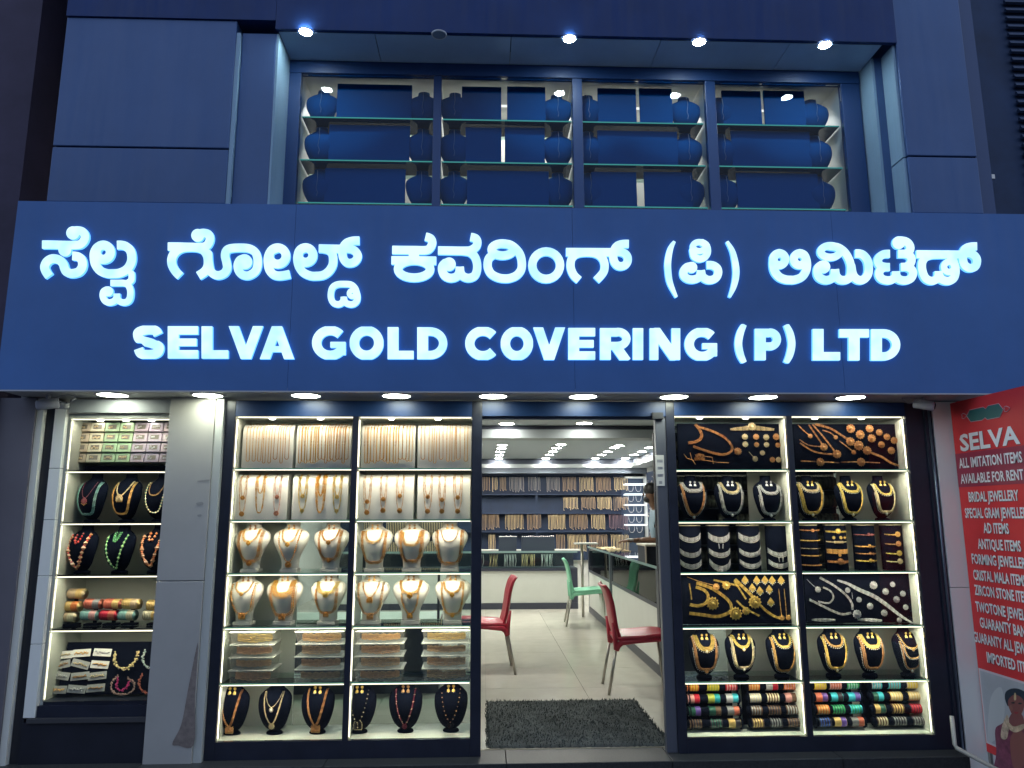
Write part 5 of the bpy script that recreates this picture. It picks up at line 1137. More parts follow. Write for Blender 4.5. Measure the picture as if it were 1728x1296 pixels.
# ================================================================ DOORWAY
df = empty('door_frame', (0, 0, 0)); tag(df, 'dark doorway header and posts around the open shop entrance', 'door frame')
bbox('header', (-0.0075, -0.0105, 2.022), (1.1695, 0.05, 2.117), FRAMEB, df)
bevel(bbox('post', (1.103, 0.0, 0.001), (1.1693, 0.055, 2.0215), mat('post_grey', (0.12, 0.13, 0.16), 0.35, 0.3), df), 0.004)
bbox('track', (-0.0075, 0.02, 2.004), (1.1025, 0.05, 2.0215), mat('track_grey', (0.10, 0.13, 0.20), 0.4), df)
bbox('door_closer', (1.08, -0.03, 2.005), (1.15, -0.001, 2.045), mat('closer_black', (0.01, 0.012, 0.02), 0.4), df)
nt_ = empty('paper_notice', (0, 0, 0)); tag(nt_, 'white paper notice taped to the right door post', 'notice')
a, b = P(1106, 768, -0.003), P(1122, 820, -0.003)
bbox('paper', (a.x, -0.0042, b.z), (b.x, -0.0022, a.z), mat('paper', (0.62, 0.62, 0.58), 0.7), nt_)
for k in range(4):
    z = a.z-0.045-0.045*k; w = (.036, .030, .036, .018)[k]
    for j in range(3): bbox('print_line', ((a.x+b.x)/2-w/2, -0.0050, z+j*.006), ((a.x+b.x)/2+w/2, -0.0044, z+j*.006+.003), mat('ink', (0.12, 0.13, 0.18), 0.7), nt_)
# mat
mt = empty('door_mat', (0, 0, 0)); tag(mt, 'shaggy dark grey doormat with worn patches just inside the entrance', 'doormat')
MATM = mat('mat_charcoal', (0.055, 0.065, 0.064), 0.95, bump=1.0, bscale=120, var=0.6, vscale=5)
mx0, mx1, my0, my1 = 0.035, 1.16, 0.135, 1.27
gridn = 70; mb = MB(); rnd = random.Random(5); vs = []; fs = []
for j in range(gridn+1):
    for i in range(gridn+1):
        u, v = i/gridn, j/gridn; e_ = min(u, v, 1-u, 1-v)
        x = mx0+(mx1-mx0)*u + (rnd.uniform(-.008, .008) if i in (0, gridn) else 0) - 0.02*v*(u-0.5)*0 ; y = my0+(my1-my0)*v + (rnd.uniform(-.008, .008) if j == gridn else 0)
        vs.append((x, y, (0.003 if e_ == 0 else 0.013)+rnd.uniform(-.003, .004)))
for j in range(gridn):
    for i in range(gridn): q = j*(gridn+1)+i; fs.append((q, q+1, q+gridn+2, q+gridn+1))
mb.add(vs, fs); put('mat_pile', mb.mesh('mat_pile', MATM, True), mt)
mb = MB()
for _ in range(7000):
    x, y = rnd.uniform(mx0, mx1), rnd.uniform(my0, my1); h = rnd.uniform(.012, .026); a_ = rnd.uniform(0, 6.28)
    if rnd.random() < .04: x = rnd.choice((mx0, mx1))+rnd.uniform(-.012, .012)
    dx, dy = .004*cos(a_), .004*sin(a_); lx, ly = rnd.uniform(-.01, .01), rnd.uniform(-.01, .01)
    mb.add([(x-dx, y-dy, .006), (x+dx, y+dy, .006), (x+lx, y+ly, .006+h)], [(0, 1, 2)])
tf = put('mat_tufts', mb.mesh('mat_tufts', mat('mat_tuft', (0.070, 0.082, 0.078), 0.95, var=0.7, vscale=4.5)), mt); tf['kind'] = 'stuff'

# ================================================================ CHAIRS
def chair(loc, rz, M, label, seatw=0.44):
    o = empty('plastic_chair', loc, rz); tag(o, label, 'chair')
    # seat faces +x; back at x=0
    def shell(prof, w0, th):
        vs = []; fs = []; n = len(prof); m_ = 7
        for s_ in (0, 1):
            for i, (x, z, w) in enumerate(prof):
                j0, j1 = prof[max(i-1, 0)], prof[min(i+1, n-1)]; dx, dz = j1[0]-j0[0], j1[1]-j0[1]; L = math.hypot(dx, dz) or 1
                nx, nz = -dz/L, dx/L
                for k in range(m_):
                    u = -1+2*k/(m_-1); dish = 0.012*(1-u*u) if w0 == 'seat' else 0.0
                    bx = 0.03*(u*u) if w0 == 'back' else 0
                    vs.append((x + nx*th*(s_-.5) + bx, u*w/2, z + nz*th*(s_-.5) - dish))
        N = n*m_
        for i in range(n-1):
            for k in range(m_-1):
                a = i*m_+k; fs.append((a, a+1, a+m_+1, a+m_)[::-1]); fs.append((N+a, N+a+1, N+a+m_+1, N+a+m_))
        for i in range(n-1):
            a, b = i*m_, (i+1)*m_; fs.append((a, b, N+b, N+a)[::-1]); a, b = i*m_+m_-1, (i+1)*m_+m_-1; fs.append((a, b, N+b, N+a))
        for k in range(m_-1):
            fs.append((k, k+1, N+k+1, N+k)); a = (n-1)*m_+k; fs.append((a, a+1, N+a+1, N+a)[::-1])
        return MB().add(vs, fs)
    back = catmull([(0.035,0.41,.36),(0.005,0.50,.38),(-0.012,0.60,.40),(-0.028,0.70,.41),(-0.055,0.79,.40),(-0.085,0.835,.38)], 4)
    seat = catmull([(0.015,0.420,.38),(0.10,0.430,.42),(0.22,0.436,.44),(0.34,0.447,.43),(0.43,0.445,.41),(0.465,0.425,.39)], 4)
    b = put('backrest', shell(back, 'back', .018).mesh('backrest', M, True), o)
    s_ = put('seat', shell(seat, 'seat', .026).mesh('seat', M, True), o)
    for sy in (-1, 1):
        mb = MB()      # side rail sweeping from the back leg socket under the seat
        mb.tube([(0.02, sy*.19, .335), (0.035, sy*.192, .375), (0.07, sy*.198, .398), (0.20, sy*.205, .408), (0.36, sy*.205, .418), (0.45, sy*.195, .418)], [.022, .026, .024, .018, .016, .014], 8)
        mb.tube([(0.02, sy*.19, .34), (0.015, sy*.19, .42), (-0.005, sy*.195, .55)], [.022, .020, .010], 8)
        put('side_rail', mb.mesh('side_rail', M, True), o)
        put('leg', MB().tube([(0.02, sy*.19, .36), (-0.015, sy*.195, .18), (-0.05, sy*.20, 0.0)], .0125, 10).mesh('leg', STEEL, True), o)
        put('leg', MB().tube([(0.42, sy*.19, .41), (0.445, sy*.20, .20), (0.465, sy*.205, 0.0)], .0125, 10).mesh('leg', STEEL, True), o)
    return o
RP = mat('red_plastic', (0.42, 0.025, 0.05), 0.35, bump=0.03, bscale=200); GP = mat('green_plastic', (0.24, 0.62, 0.42), 0.35)
chair((1.055, 1.66, 0), radians(-2), RP, 'red plastic chair with steel legs, facing right beside the right showcase')
chair((0.235, 2.46, 0), radians(183), RP, 'red plastic chair facing left, partly hidden behind the left showcase')
chair((1.13, 5.33, 0), radians(-3), GP, 'light green plastic chair in front of the back counters')

# ================================================================ COUNTERS
CGREY = mat('counter_grey_laminate', (0.62, 0.64, 0.60), 0.4, var=0.03); CDK = mat('counter_dark_frame', (0.04, 0.045, 0.07), 0.4)
bc = empty('back_counter', (0, 0, 0)); tag(bc, 'long glass topped counter with pale front panel across the back of the shop', 'counter')
bbox('front_panel', (-2.3, 6.95, 0.09), (1.33, 7.0, 0.56), CGREY, bc)
bbox('kick_plate', (-2.3, 6.93, 0.0), (1.45, 7.0, 0.089), CDK, bc); bbox('rail', (-2.3, 6.93, 0.5605), (1.45, 7.0, 0.60), CDK, bc)
bbox('end_post', (1.331, 6.935, 0.0895), (1.45, 7.0, 0.56), CDK, bc)
bbox('glass_front', (-2.3, 6.945, 0.601), (1.45, 6.95, 0.83), GLASS, bc); bbox('glass_top', (-2.3, 6.93, 0.84), (1.45, 7.45, 0.85), SHELFG, bc); bbox('top_edge', (-2.3, 6.925, 0.83), (1.45, 6.9285, 0.86), mat('edge_green_grey', (0.20, 0.30, 0.30), 0.3), bc)
bbox('carcass', (-2.3, 7.0005, 0.0), (1.45, 7.45, 0.60), CDK, bc); bbox('carcass_back', (-2.3, 7.44, 0.601), (1.45, 7.46, 0.83), CDK, bc)
def right_counter(y0, y1, label):
    o = empty('side_counter', (0, 0, 0)); tag(o, label, 'counter', None)
    X = 1.565
    bbox('front_panel', (X, y0+.1, 0.09), (X+.03, y1-.04, 0.575), CGREY, o); bbox('kick_plate', (X-.005, y0, 0), (X+.03, y1, 0.0895), CDK, o)
    bbox('end_post', (X-.004, y0, 0.09), (X+.03, y0+.099, 0.93), CDK, o); bbox('end_post', (X-.004, y1-.039, 0.09), (X+.03, y1, 0.93), CDK, o)
    bbox('rail', (X-.004, y0+.1, 0.5755), (X+.03, y1-.04, 0.61), CDK, o)
    bbox('glass_front', (X+.002, y0+.1, 0.611), (X+.007, y1-.04, 0.92), glassy('counter_glass', ior=1.1), o); bbox('glass_top', (X-.004, y0, 0.931), (X+.335, y1, 0.941), SHELFG, o)
    bbox('top_edge', (X-.008, y0, 0.921), (X-.0045, y1, 0.945), mat('edge_green_grey', (0.20, 0.30, 0.30), 0.3), o)
    bbox('carcass', (X+.0305, y0, 0.0), (X+.33, y1, 0.60), CDK, o); bbox('inner_shelf', (X+.0305, y0+.01, 0.6005), (X+.32, y1-.01, 0.606), VELVET, o)
    bbox('end_glass', (X+.031, y0+.001, 0.607), (X+.32, y0+.006, 0.92), GLASS, o)
    return o
rc1 = right_counter(2.05, 4.55, 'near glass counter along the right side of the shop'); rc2 = right_counter(4.6, 6.55, 'far glass counter along the right side, behind the green chair')
rnd = random.Random(9)
def jewelry_scatter(name, x0, x1, y0, y1, z, n, M, label):
    mb = MB()
    for _ in range(n):
        x, y = rnd.uniform(x0, x1), rnd.uniform(y0, y1); a = rnd.uniform(0, 6.28); L = rnd.uniform(.015, .04)
        for k in range(4): mb.bead((x+cos(a)*L*k/3, y+sin(a)*L*k/3, z+.004), .005)
    o = put(name, mb.mesh(name, M)); o['kind'] = 'stuff'; o['label'] = label; return o
jewelry_scatter('small_jewellery', 1.62, 1.87, 2.2, 4.4, .607, 330, SILVER, 'small silver jewellery laid out inside the near glass counter')
jewelry_scatter('small_jewellery', 1.62, 1.87, 4.7, 6.5, .607, 240, SILVER, 'small silver jewellery inside the far glass counter')
jewelry_scatter('loose_jewellery', 1.62, 1.88, 4.9, 6.2, .942, 160, PALE, 'heap of loose gold jewellery on the far counter top')
for k, (x0, n) in enumerate([(-.15, 7), (.10, 6), (.33, 8), (.60, 9), (.90, 8)]):
    mb = MB()
    for j in range(n):
        x = x0+j*.024; mb.tube([(x, 7.02, .62), (x+rnd.uniform(-.01, .02), 7.03, .70), (x+.01, 7.10, .80)], .005, 4)
    o = put('chain_bundle', mb.mesh('chain_bundle', [PALE if k % 2 else SILVER])); tag(o, 'short bundle of chains lying in the back counter, %s from the left' % ORD[k], 'chains')
# black mirrors / stands on back counter
for (x0, x1, y0, y1, lb) in [(842, 872, 906, 936, 'small upright dark tray standing on the back counter'), (880, 936, 906, 936, 'wide upright dark tray standing on the back counter')]:
    a, b = P(x0, y0, 7.2), P(x1, y1, 7.2); o = empty('display_tray', (0, 0, 0)); tag(o, lb, 'tray')
    bbox('tray_back', (a.x, 7.2, .851), (b.x, 7.25, a.z), mat('tray_blue_black', (0.02, 0.03, 0.05), 0.6), o)
    mb = MB()
    for k in range(16): mb.bead((a.x+(b.x-a.x)*(k+.5)/16, 7.21, a.z+rnd.uniform(.0, .012)), .012)
    put('tray_trim', mb.mesh('tray_trim', [SILVER]), o)
for (x0, x1, lb) in [(812, 841, 'left white paper slip on the back counter'), (937, 985, 'long white tray on the back counter'), (872, 879, 'small white card between the dark trays')]:
    a, b = P(x0, 934, 7.1), P(x1, 934, 7.1); o = bbox('white_tray', (a.x, 7.05, .851), (b.x, 7.2, .875), mat('paper', (0.62, 0.62, 0.58), 0.7)); tag(o, lb, 'tray')
# black boxed display on near counter
o = empty('counter_display', (0, 0, 0)); tag(o, 'black display case with beige edges standing on the near right counter', 'display case')
bbox('case_body', (1.57, 2.55, .9425), (1.88, 2.95, 1.10), mat('display_black', (0.02, 0.025, 0.04), 0.5), o); bbox('case_top', (1.56, 2.54, 1.1005), (1.89, 2.96, 1.118), mat('beige_edge', (0.60, 0.56, 0.46), 0.5), o)
bbox('case_edge', (1.556, 2.536, .9425), (1.5695, 2.549, 1.10), MATS['beige_edge'], o)
o = empty('counter_display', (0, 0, 0)); tag(o, 'slim grey tray on a stand on the far right counter beside the loose jewellery', 'tray')
bbox('tray', (1.30, 5.9, .99), (1.62, 6.15, 1.01), mat('tray_grey', (0.5, 0.52, 0.5), 0.4), o); put('post', MB().tube([(1.40, 6.0, 0.0), (1.40, 6.0, .99)], .02, 8).mesh('post', STEEL, True), o)
# dark inner counter behind the left case
o = empty('dark_counter', (0, 0, 0)); tag(o, 'dark glass counter inside the shop behind the left showcase', 'counter')
bbox('body', (-2.0, 1.6, 0), (-0.35, 2.1, .55), CDK, o); bbox('body_top', (-2.0, 1.6, .551), (-0.35, 2.1, .57), CGREY, o)
for x in (-2.0, -1.2, -.37): bbox('post', (x, 1.6, .571), (x+.02, 1.62, .93), CDK, o)
bbox('glass_top', (-2.0, 1.6, .931), (-0.35, 2.1, .94), SHELFG, o)
# tall dark cabinet of bangles seen through the right case, and dark cabinet behind left case
o = empty('inner_cabinet', (0, 0, 0)); tag(o, 'tall dark bangle cabinet inside the shop behind the right showcase', 'cabinet')
bbox('cabinet_back', (1.26, 0.75, 1.0), (2.6, 0.79, 2.0), mat('cabinet_black', (0.012, 0.016, 0.03), 0.5), o)
for j in range(7):
    bbox('shelf', (1.26, 0.56, 1.05+j*.13), (2.6, .7495, 1.058+j*.13), MATS['cabinet_black'], o)
bz = bangle_mesh(bm('dusty', (.24,.22,.17)), (bm('dusty2', (.16,.15,.13)), 'alt'), .085, .045, 6)
cnt = 0
for j in range(7):
    for k in range(13):
        x = 1.34+k*.098
        if j in (1, 2) and k < 4: continue
        o = put('bangle_set', bz, None, (x, .66, 1.105+j*.13), (0, 0, radians(rnd.uniform(-8, 8)))); tag(o, 'dusty beige bangle roll, %s on the %s shelf of the dark inner cabinet' % (ORD[k], ORD[6-j]), 'bangles', 'bangle rolls in the inner cabinet')
# back racks
RB = mat('rack_navy', (0.014, 0.030, 0.075), 0.6, var=0.2, vscale=4)
rk = empty('chain_rack', (0, 0, 0)); tag(rk, 'wide navy wall rack with four levels of hanging chains at the back of the shop', 'rack')
bbox('rack_back', (-2.6, 9.0, .6), (2.55, 9.05, 2.13), RB, rk)
for y in (801, 834, 866, 897):
    z = P(900, y, 8.85).z; bbox('rack_shelf', (-2.6, 8.80, z-.012), (2.55, 8.9995, z+.006), RB, rk)
for x in (-1.6, -.7, .95, 2.50): bbox('rack_post', (x, 8.79, .6), (x+.03, 8.7995, 2.13), RB, rk)
cg = [(801, [(103,160,.9),(172,215,.9),(228,278,1),(300,408,.6),(436,528,.5),(570,670,.5),(686,790,1),(808,915,1),(930,1042,1),(1062,1168,1)], 625, 735), (834, [(690,803,1),(822,930,1),(938,1048,1),(1058,1168,1)], 770, 868),
      (866, [(100,228,1),(268,405,1),(428,535,1),(580,712,1),(735,872,.9),(895,1002,1),(1025,1168,.3)], 898, 1012), (897, [(148,200,1),(640,708,1),(722,865,1),(878,1020,1),(1040,1175,1)], 1045, 1172)]
rown = ['top', 'second', 'third', 'bottom']
TAN = mat('tan_gold_chain', (0.50, 0.36, 0.24), 0.42, 0.45)
DULL = mat('dull_silver_chain', (0.36, 0.34, 0.34), 0.45, 0.5); ROSE = mat('mauve_chain', (0.26, 0.17, 0.20), 0.45, 0.4)
for r_, (_, lst, t0, t1) in enumerate(cg):
    for k, (a, b, v) in enumerate(lst):
        pa, pb = P(790+a/4.32, 660+t0/4.32, 8.78), P(790+b/4.32, 660+t1/4.32, 8.78); w = pb.x-pa.x; n = max(3, int(w/.024)); mb = MB()
        for j in range(n):
            x = pa.x+w*(j+.5)/n; zb = pb.z+rnd.uniform(0, .05)
            mb.tube([(x, 8.86, pa.z), (x-.002, 8.78, pa.z-.02), (x+rnd.uniform(-.006, .006), 8.77, (pa.z+zb)/2), (x, 8.78, zb)], rnd.uniform(.0035, .0065), 4)
            if j % 2 == 0: mb.bead((x+.008, 8.775, zb), .010)
        M = [ROSE, DULL, PALE, PALE][0 if v < .4 else (1 if v < .7 else 2)]
        o = put('chain_bundle', mb.mesh('chain_bundle', [PALE if (v >= .9 and (k+r_) % 2) else (TAN if v >= .9 else M)])); tag(o, 'bundle of %s chains in the %s level of the back rack, %s from left' % (['mauve', 'dull silver', 'gold'][0 if v < .4 else (1 if v < .7 else 2)], rown[r_], ORD[k]), 'chains', 'chain bundles on the back rack')
for k in range(12):
    r_ = k % 4; x = -2.3+ (k//4)*.6; z = 2.0-.35*r_; mb = MB()
    for j in range(14): mb.tube([(x+j*.03, 8.86, z), (x+j*.03, 8.77, z-.02), (x+j*.03, 8.77, z-.27)], .006, 4)
    o = put('chain_bundle', mb.mesh('chain_bundle', [PALE])); tag(o, 'wide chain bundle, %s of twelve on the rack seen through the left showcase' % ORD[k], 'chains', 'chain bundles seen through the left showcase')
# lit corner shelving
ls = empty('corner_shelves', (0, 0, 0)); tag(ls, 'narrow brightly lit glass shelves in the far right corner of the shop', 'shelves')
a, b = P(1062, 802, 8.7), P(1085, 940, 8.7)
bbox('niche_back', (2.56, 8.98, .6), (2.94, 9.0, 2.13), mat('niche_dark', (0.03, 0.05, 0.09), .5), ls)
for k, y in enumerate((805, 817, 834, 852, 869, 886)):
    z = P(1073, y, 8.7).z; bbox('shelf', (2.57, 8.72, z-.012), (2.93, 8.97, z+.012), emis('lit_shelf', (.9, .97, 1.0), 1.6) if k else mat('lit_panel', (.75, .78, .78), .5), ls)
    if k > 0:
        mb = MB()
        for xx in (2.66, 2.80): strand(mb, [(xx+x_, 8.73, z-.03+zz_-.10) for x_, zz_ in ucurve(.05, .10, 0, .6, 12)], .006)
        o = put('necklace', mb.mesh('necklace', [SILVER])); tag(o, 'white stone necklaces on the lit corner shelf, %s from the top' % ORD[k-1], 'necklace')
rk2 = empty('side_rack', (0, 0, 0)); tag(rk2, 'dark wall rack of jewellery behind the shop assistant', 'rack')
bbox('rack_back', (2.86, 3.0, .9), (2.9495, 8.3, 2.13), RB, rk2)
mb = MB()
for _ in range(700):
    y, z = rnd.uniform(3.2, 8.2), rnd.uniform(1.0, 2.05); mb.bead((2.85, y, z), rnd.uniform(.01, .022))
o = put('hung_jewellery', mb.mesh('hung_jewellery', [DULL]), rk2); o['kind'] = 'stuff'

# ================================================================ SHOP ASSISTANT
SKIN = mat('skin_brown', (0.20, 0.105, 0.065), 0.5); SHIRT = mat('pale_blue_shirt', (0.30, 0.42, 0.52), 0.7, bump=0.2, bscale=25); HAIR = mat('black_hair', (0.01, 0.01, 0.012), 0.5); TROU = mat('dark_trousers', (0.03, 0.035, 0.05), 0.8)
def skinned(name, verts, edges, radii, root, M, sub=1):
    me = bpy.data.meshes.new(name); me.from_pydata(verts, edges, []); o = bpy.data.objects.new(name, me); col.objects.link(o)
    o.modifiers.new('skin', 'SKIN'); me.skin_vertices or None
    for i, sv_ in enumerate(me.skin_vertices[0].data):
        r = radii[i]; sv_.radius = r if isinstance(r, tuple) else (r, r); sv_.use_root = (i == root)
    s = o.modifiers.new('sub', 'SUBSURF'); s.levels = sub; s.render_levels = sub
    dg = bpy.context.evaluated_depsgraph_get(); m2 = bpy.data.meshes.new_from_object(o.evaluated_get(dg)); bpy.data.objects.remove(o)
    m2.materials.clear(); m2.materials.append(M)
    for p in m2.polygons: p.use_smooth = True
    return m2
man = empty('person', (2.075, 3.72, 0), radians(0)); tag(man, 'dark haired man in pale blue shirt standing behind the right counter, hands held forward', 'person')
# local: faces -x, slightly turned to the viewer
V = [(0,0,.92),(-.03,0,1.08),(-.06,0,1.22),(-.095,0,1.38),(-.125,0,1.46),(-.15,0,1.53),(-.18,0,1.60),(-.18,0,1.68),
     (-.09,-.19,1.40),(-.12,-.24,1.12),(-.37,-.20,1.13),(-.09,.19,1.40),(-.12,.24,1.12),(-.37,.16,1.11),
     (0,-.10,.86),(0,-.10,.48),(.02,-.10,.09),(-.14,-.11,.04),(0,.10,.86),(0,.10,.48),(.02,.10,.09),(-.14,.11,.04)]
E_ = [(0,1),(1,2),(2,3),(3,4),(4,5),(5,6),(6,7),(3,8),(8,9),(9,10),(3,11),(11,12),(12,13),(0,14),(14,15),(15,16),(16,17),(0,18),(18,19),(19,20),(20,21)]
Rr = [(.10,.14),(.095,.13),(.10,.14),(.09,.14),.055,.055,(.085,.075),(.080,.070),.055,.042,.026,.055,.042,.026,.085,.055,.04,.035,.085,.055,.04,.035]
me = skinned('person_body', V, E_, Rr, 0, SKIN, 2); body = put('person_body', me, man)
V2 = V[:5]+[V[8], (-.115,-.225,1.20), V[11], (-.115,.225,1.20)]
E2 = [(0,1),(1,2),(2,3),(3,4),(3,5),(5,6),(3,7),(7,8)]; R2_ = [(.125,.165),(.118,.155),(.125,.165),(.112,.165),.066,.074,.062,.074,.062]
put('shirt', skinned('shirt', V2, E2, R2_, 0, SHIRT, 2), man)
V3 = [(0,0,.95),(0,-.10,.84),(0,-.10,.48),(.02,-.10,.12),(0,.10,.84),(0,.10,.48),(.02,.10,.12)]
put('trousers', skinned('trousers', V3, [(0,1),(1,2),(2,3),(0,4),(4,5),(5,6)], [(.12,.16),.10,.075,.06,.10,.075,.06], 0, TROU, 1), man)
hm = MB(); hm.ball((-.163, 0, 1.682), .098, 0, 16, 10, .082); put('hair', hm.mesh('hair', HAIR, True), man)
fm = MB(); fm.ball((-.263, 0, 1.625), .014, 0, 6, 4, .018); fm.ball((-.16, -.082, 1.622), .012, 0, 6, 4, .024); fm.ball((-.16, .082, 1.622), .012, 0, 6, 4, .024); put('nose_and_ears', fm.mesh('nose_and_ears', SKIN, True), man)
em_ = MB()
for s_ in (-1, 1): em_.ball((-.251, s_*.030, 1.640), .008, 0, 6, 4, .006)
em_.box((-.261, -.022, 1.585), (-.253, .022, 1.590)); put('eyes_and_mouth', em_.mesh('eyes_and_mouth', mat('eye_dark', (.02,.012,.01), .3)), man)
bm2 = MB(); bm2.ball((-.213, 0, 1.572), .052, 0, 12, 6, .040); put('beard', bm2.mesh('beard', HAIR, True), man)
for s_, y in ((-1, -.20), (1, .16)):
    hx, hz = -.37, 1.13 if s_ < 0 else 1.11
    Vh = [(hx, y, hz), (hx-.05, y-s_*.012, hz), (hx-.09, y-s_*.015, hz)]; Eh = [(0, 1), (1, 2)]; Rh = [.024, (.030, .018), (.032, .015)]
    for f in range(4):
        yy = y - s_*.015 + (f-1.5)*.019; L = [.060, .070, .066, .052][f]; n0 = len(Vh)
        Vh += [(hx-.105, yy, hz), (hx-.105-L*.5, yy, hz-.006), (hx-.105-L, yy, hz-.028)]; Eh += [(2, n0), (n0, n0+1), (n0+1, n0+2)]; Rh += [.009, .0085, .007]
    n0 = len(Vh); Vh += [(hx-.055, y-s_*.045, hz+.004), (hx-.095, y-s_*.060, hz-.004)]; Eh += [(1, n0), (n0, n0+1)]; Rh += [.010, .008]
    put('hand', skinned('hand', Vh, Eh, Rh, 0, SKIN, 1), man)
ph = bbox('small_box', (1.58, 3.50, 1.125), (1.64, 3.60, 1.145), mat('item_white', (.6, .6, .58), .5)); tag(ph, 'small pale jewellery box held in the hands of the assistant', 'box')

# ================================================================ UPPER WINDOW
uw = empty('upper_window', (0, 0, 0)); tag(uw, 'wide four bay upper display window above the shop sign', 'window')
XM = [(-1.35, -1.258), (-.352, -.297), (.608, .676), (1.541, 1.612), (2.512, 2.645)]
UF = mat('upper_frame_blue', (0.012, 0.045, 0.15), 0.4)
for a, b in XM: bevel(bbox('mullion', (a, 0.0, 3.0), (b, 0.05, 4.395), UF, uw), 0.003)
bbox('head_rail', (-1.35, -0.005, 4.3955), (2.645, 0.05, 4.485), UF, uw)
bbox('sill_rail', (-1.35, -0.003, 3.30), (2.645, 0.049, 3.438), UF, uw)
UG = glassy('upper_glass', (0.88, 0.94, 0.98), 0.0, ior=1.2)
UWH = mat('upper_case_white', (0.62, 0.60, 0.56), 0.4)
UZ = [P(620, y, 0.07).z for y in (343, 271, 199)]
struct(bbox('upper_floor', (-1.6, 0.1, 2.62), (3.0, 3.2, 2.70), CASEW))
struct(bbox('upper_ceiling', (-1.6, 0.02, 4.52), (3.2, 0.899, 4.60), mat('upper_ceiling', (.55, .55, .52), .6)))
struct(bbox('upper_back_wall', (-1.6, 0.80, 2.75), (3.0, 0.85, 4.51), mat('upper_wall_warm', (.50, .49, .45), .6)))
ZT = 4.39
for i in range(4):
    a, b = XM[i][1], XM[i+1][0]
    bbox('glass_pane', (a+.001, .015, 3.44), (b-.001, .021, ZT), UG, uw)
    for s_ in ('l', 'r'):
        x = a-.006 if s_ == 'l' else b+.006
        bbox('bay_side', (min(x, x+(.012 if s_ == 'r' else -.012)), .051, 3.40), (max(x, x+(.012 if s_ == 'r' else -.012)), .50, ZT+.03), UWH, uw)
    bbox('bay_top', (a-.004, .051, ZT+.0305), (b+.004, .50, ZT+.045), UWH, uw)
    for z in UZ:
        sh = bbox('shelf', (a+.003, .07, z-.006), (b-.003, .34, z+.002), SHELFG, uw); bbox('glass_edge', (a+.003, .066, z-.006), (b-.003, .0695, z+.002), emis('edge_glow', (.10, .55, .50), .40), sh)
    bbox('led_strip', (a+.02, .40, ZT+.022), (b-.02, .42, ZT+.030), emis('upper_led', (1, .95, .85), 1.0), uw)
UV = mat('upper_velvet_veil_blue', (0.008, 0.095, 0.31), 1.0, spec=0.0)  # dark velvet; blue veil over the upper glass is painted into its colour
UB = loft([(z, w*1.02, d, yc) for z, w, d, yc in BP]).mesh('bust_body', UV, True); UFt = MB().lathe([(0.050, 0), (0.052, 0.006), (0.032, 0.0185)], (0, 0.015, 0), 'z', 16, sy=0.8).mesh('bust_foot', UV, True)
def ubust(px_, lvl, bay, side):
    z = UZ[lvl]+.003; X = P(px_, 300, .16).x; top = (UZ[lvl+1] if lvl < 2 else ZT)-z-.012
    o = empty('necklace_bust', (X, .17, z)); o.scale = (1.05, 1.0, min(.98, top/.324)); lv_ = ['bottom', 'middle', 'top'][lvl]
    tag(o, 'bare veil-tinted bust at the %s of the %s shelf, %s bay of upper window' % (side, lv_, ORD[bay]), 'bust', 'bare busts in the upper window')
    put('bust_body', UB, o); put('bust_foot', UFt, o)
    mb = MB(); mb.tube([(0.0, -.052, .28), (.004, -.062, .2), (-.004, -.062, .13), (.006, -.058, .10), (0, -.056, .07)], .0014, 4); c = put('hanging_thread', mb.mesh('hanging_thread', mat('thread', (.30, .40, .55), .6)), o)
def uboard(x0, x1, y0, lvl, label):
    a, b = P(x0, 300, .13).x, P(x1, 300, .13).x; z = UZ[lvl]+.003; zt = P((x0+x1)/2, y0, .13).z
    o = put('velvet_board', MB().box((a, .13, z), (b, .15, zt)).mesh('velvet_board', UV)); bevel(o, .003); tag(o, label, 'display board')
BW = 'dark veil-tinted velvet board on the %s shelf, %s bay of the upper window'
busts_u = [(0, [(538, 'left'), (712, 'right')]), (1, [(766, 'left'), (942, 'right')]), (2, [(995, 'left'), (1162, 'right')]), (3, [(1222, 'left'), (1382, 'right')])]
for bay, lst in busts_u:
    for lvl in range(3):
        for x, sd in lst: ubust(x + (-3*(2-lvl)*0), lvl, bay, sd)
ub = [(0,2,563,692,142,''),(0,1,552,690,211,''),(0,0,548,684,284,''),
      (1,2,778,846,146,'left '),(1,2,856,922,146,'right '),(1,1,785,846,215,'left '),(1,1,852,920,215,'right '),(1,0,788,926,288,''),
      (2,2,1012,1078,149,'left '),(2,2,1084,1140,149,'right '),(2,1,1010,1146,221,''),(2,0,998,1074,290,'left '),(2,0,1087,1168,290,'right '),
      (3,2,1226,1293,153,'left '),(3,2,1298,1368,153,'right '),(3,1,1238,1372,221,''),(3,0,1243,1380,292,'')]
for bay, lvl, x0, x1, y0, w_ in ub: uboard(x0, x1, y0, lvl, (w_ + BW) % (['bottom', 'middle', 'top'][lvl], ORD[bay]))
ba = bpy.data.lights.new('upper_room_lamp', 'AREA'); ba.energy = 30; ba.size = 3.6; ba.size_y = .2; ba.shape = 'RECTANGLE'; ba.color = (1, .94, .84)
bo = bpy.data.objects.new('upper_room_lamp', ba); col.objects.link(bo); bo.location = (.63, .62, 4.50)

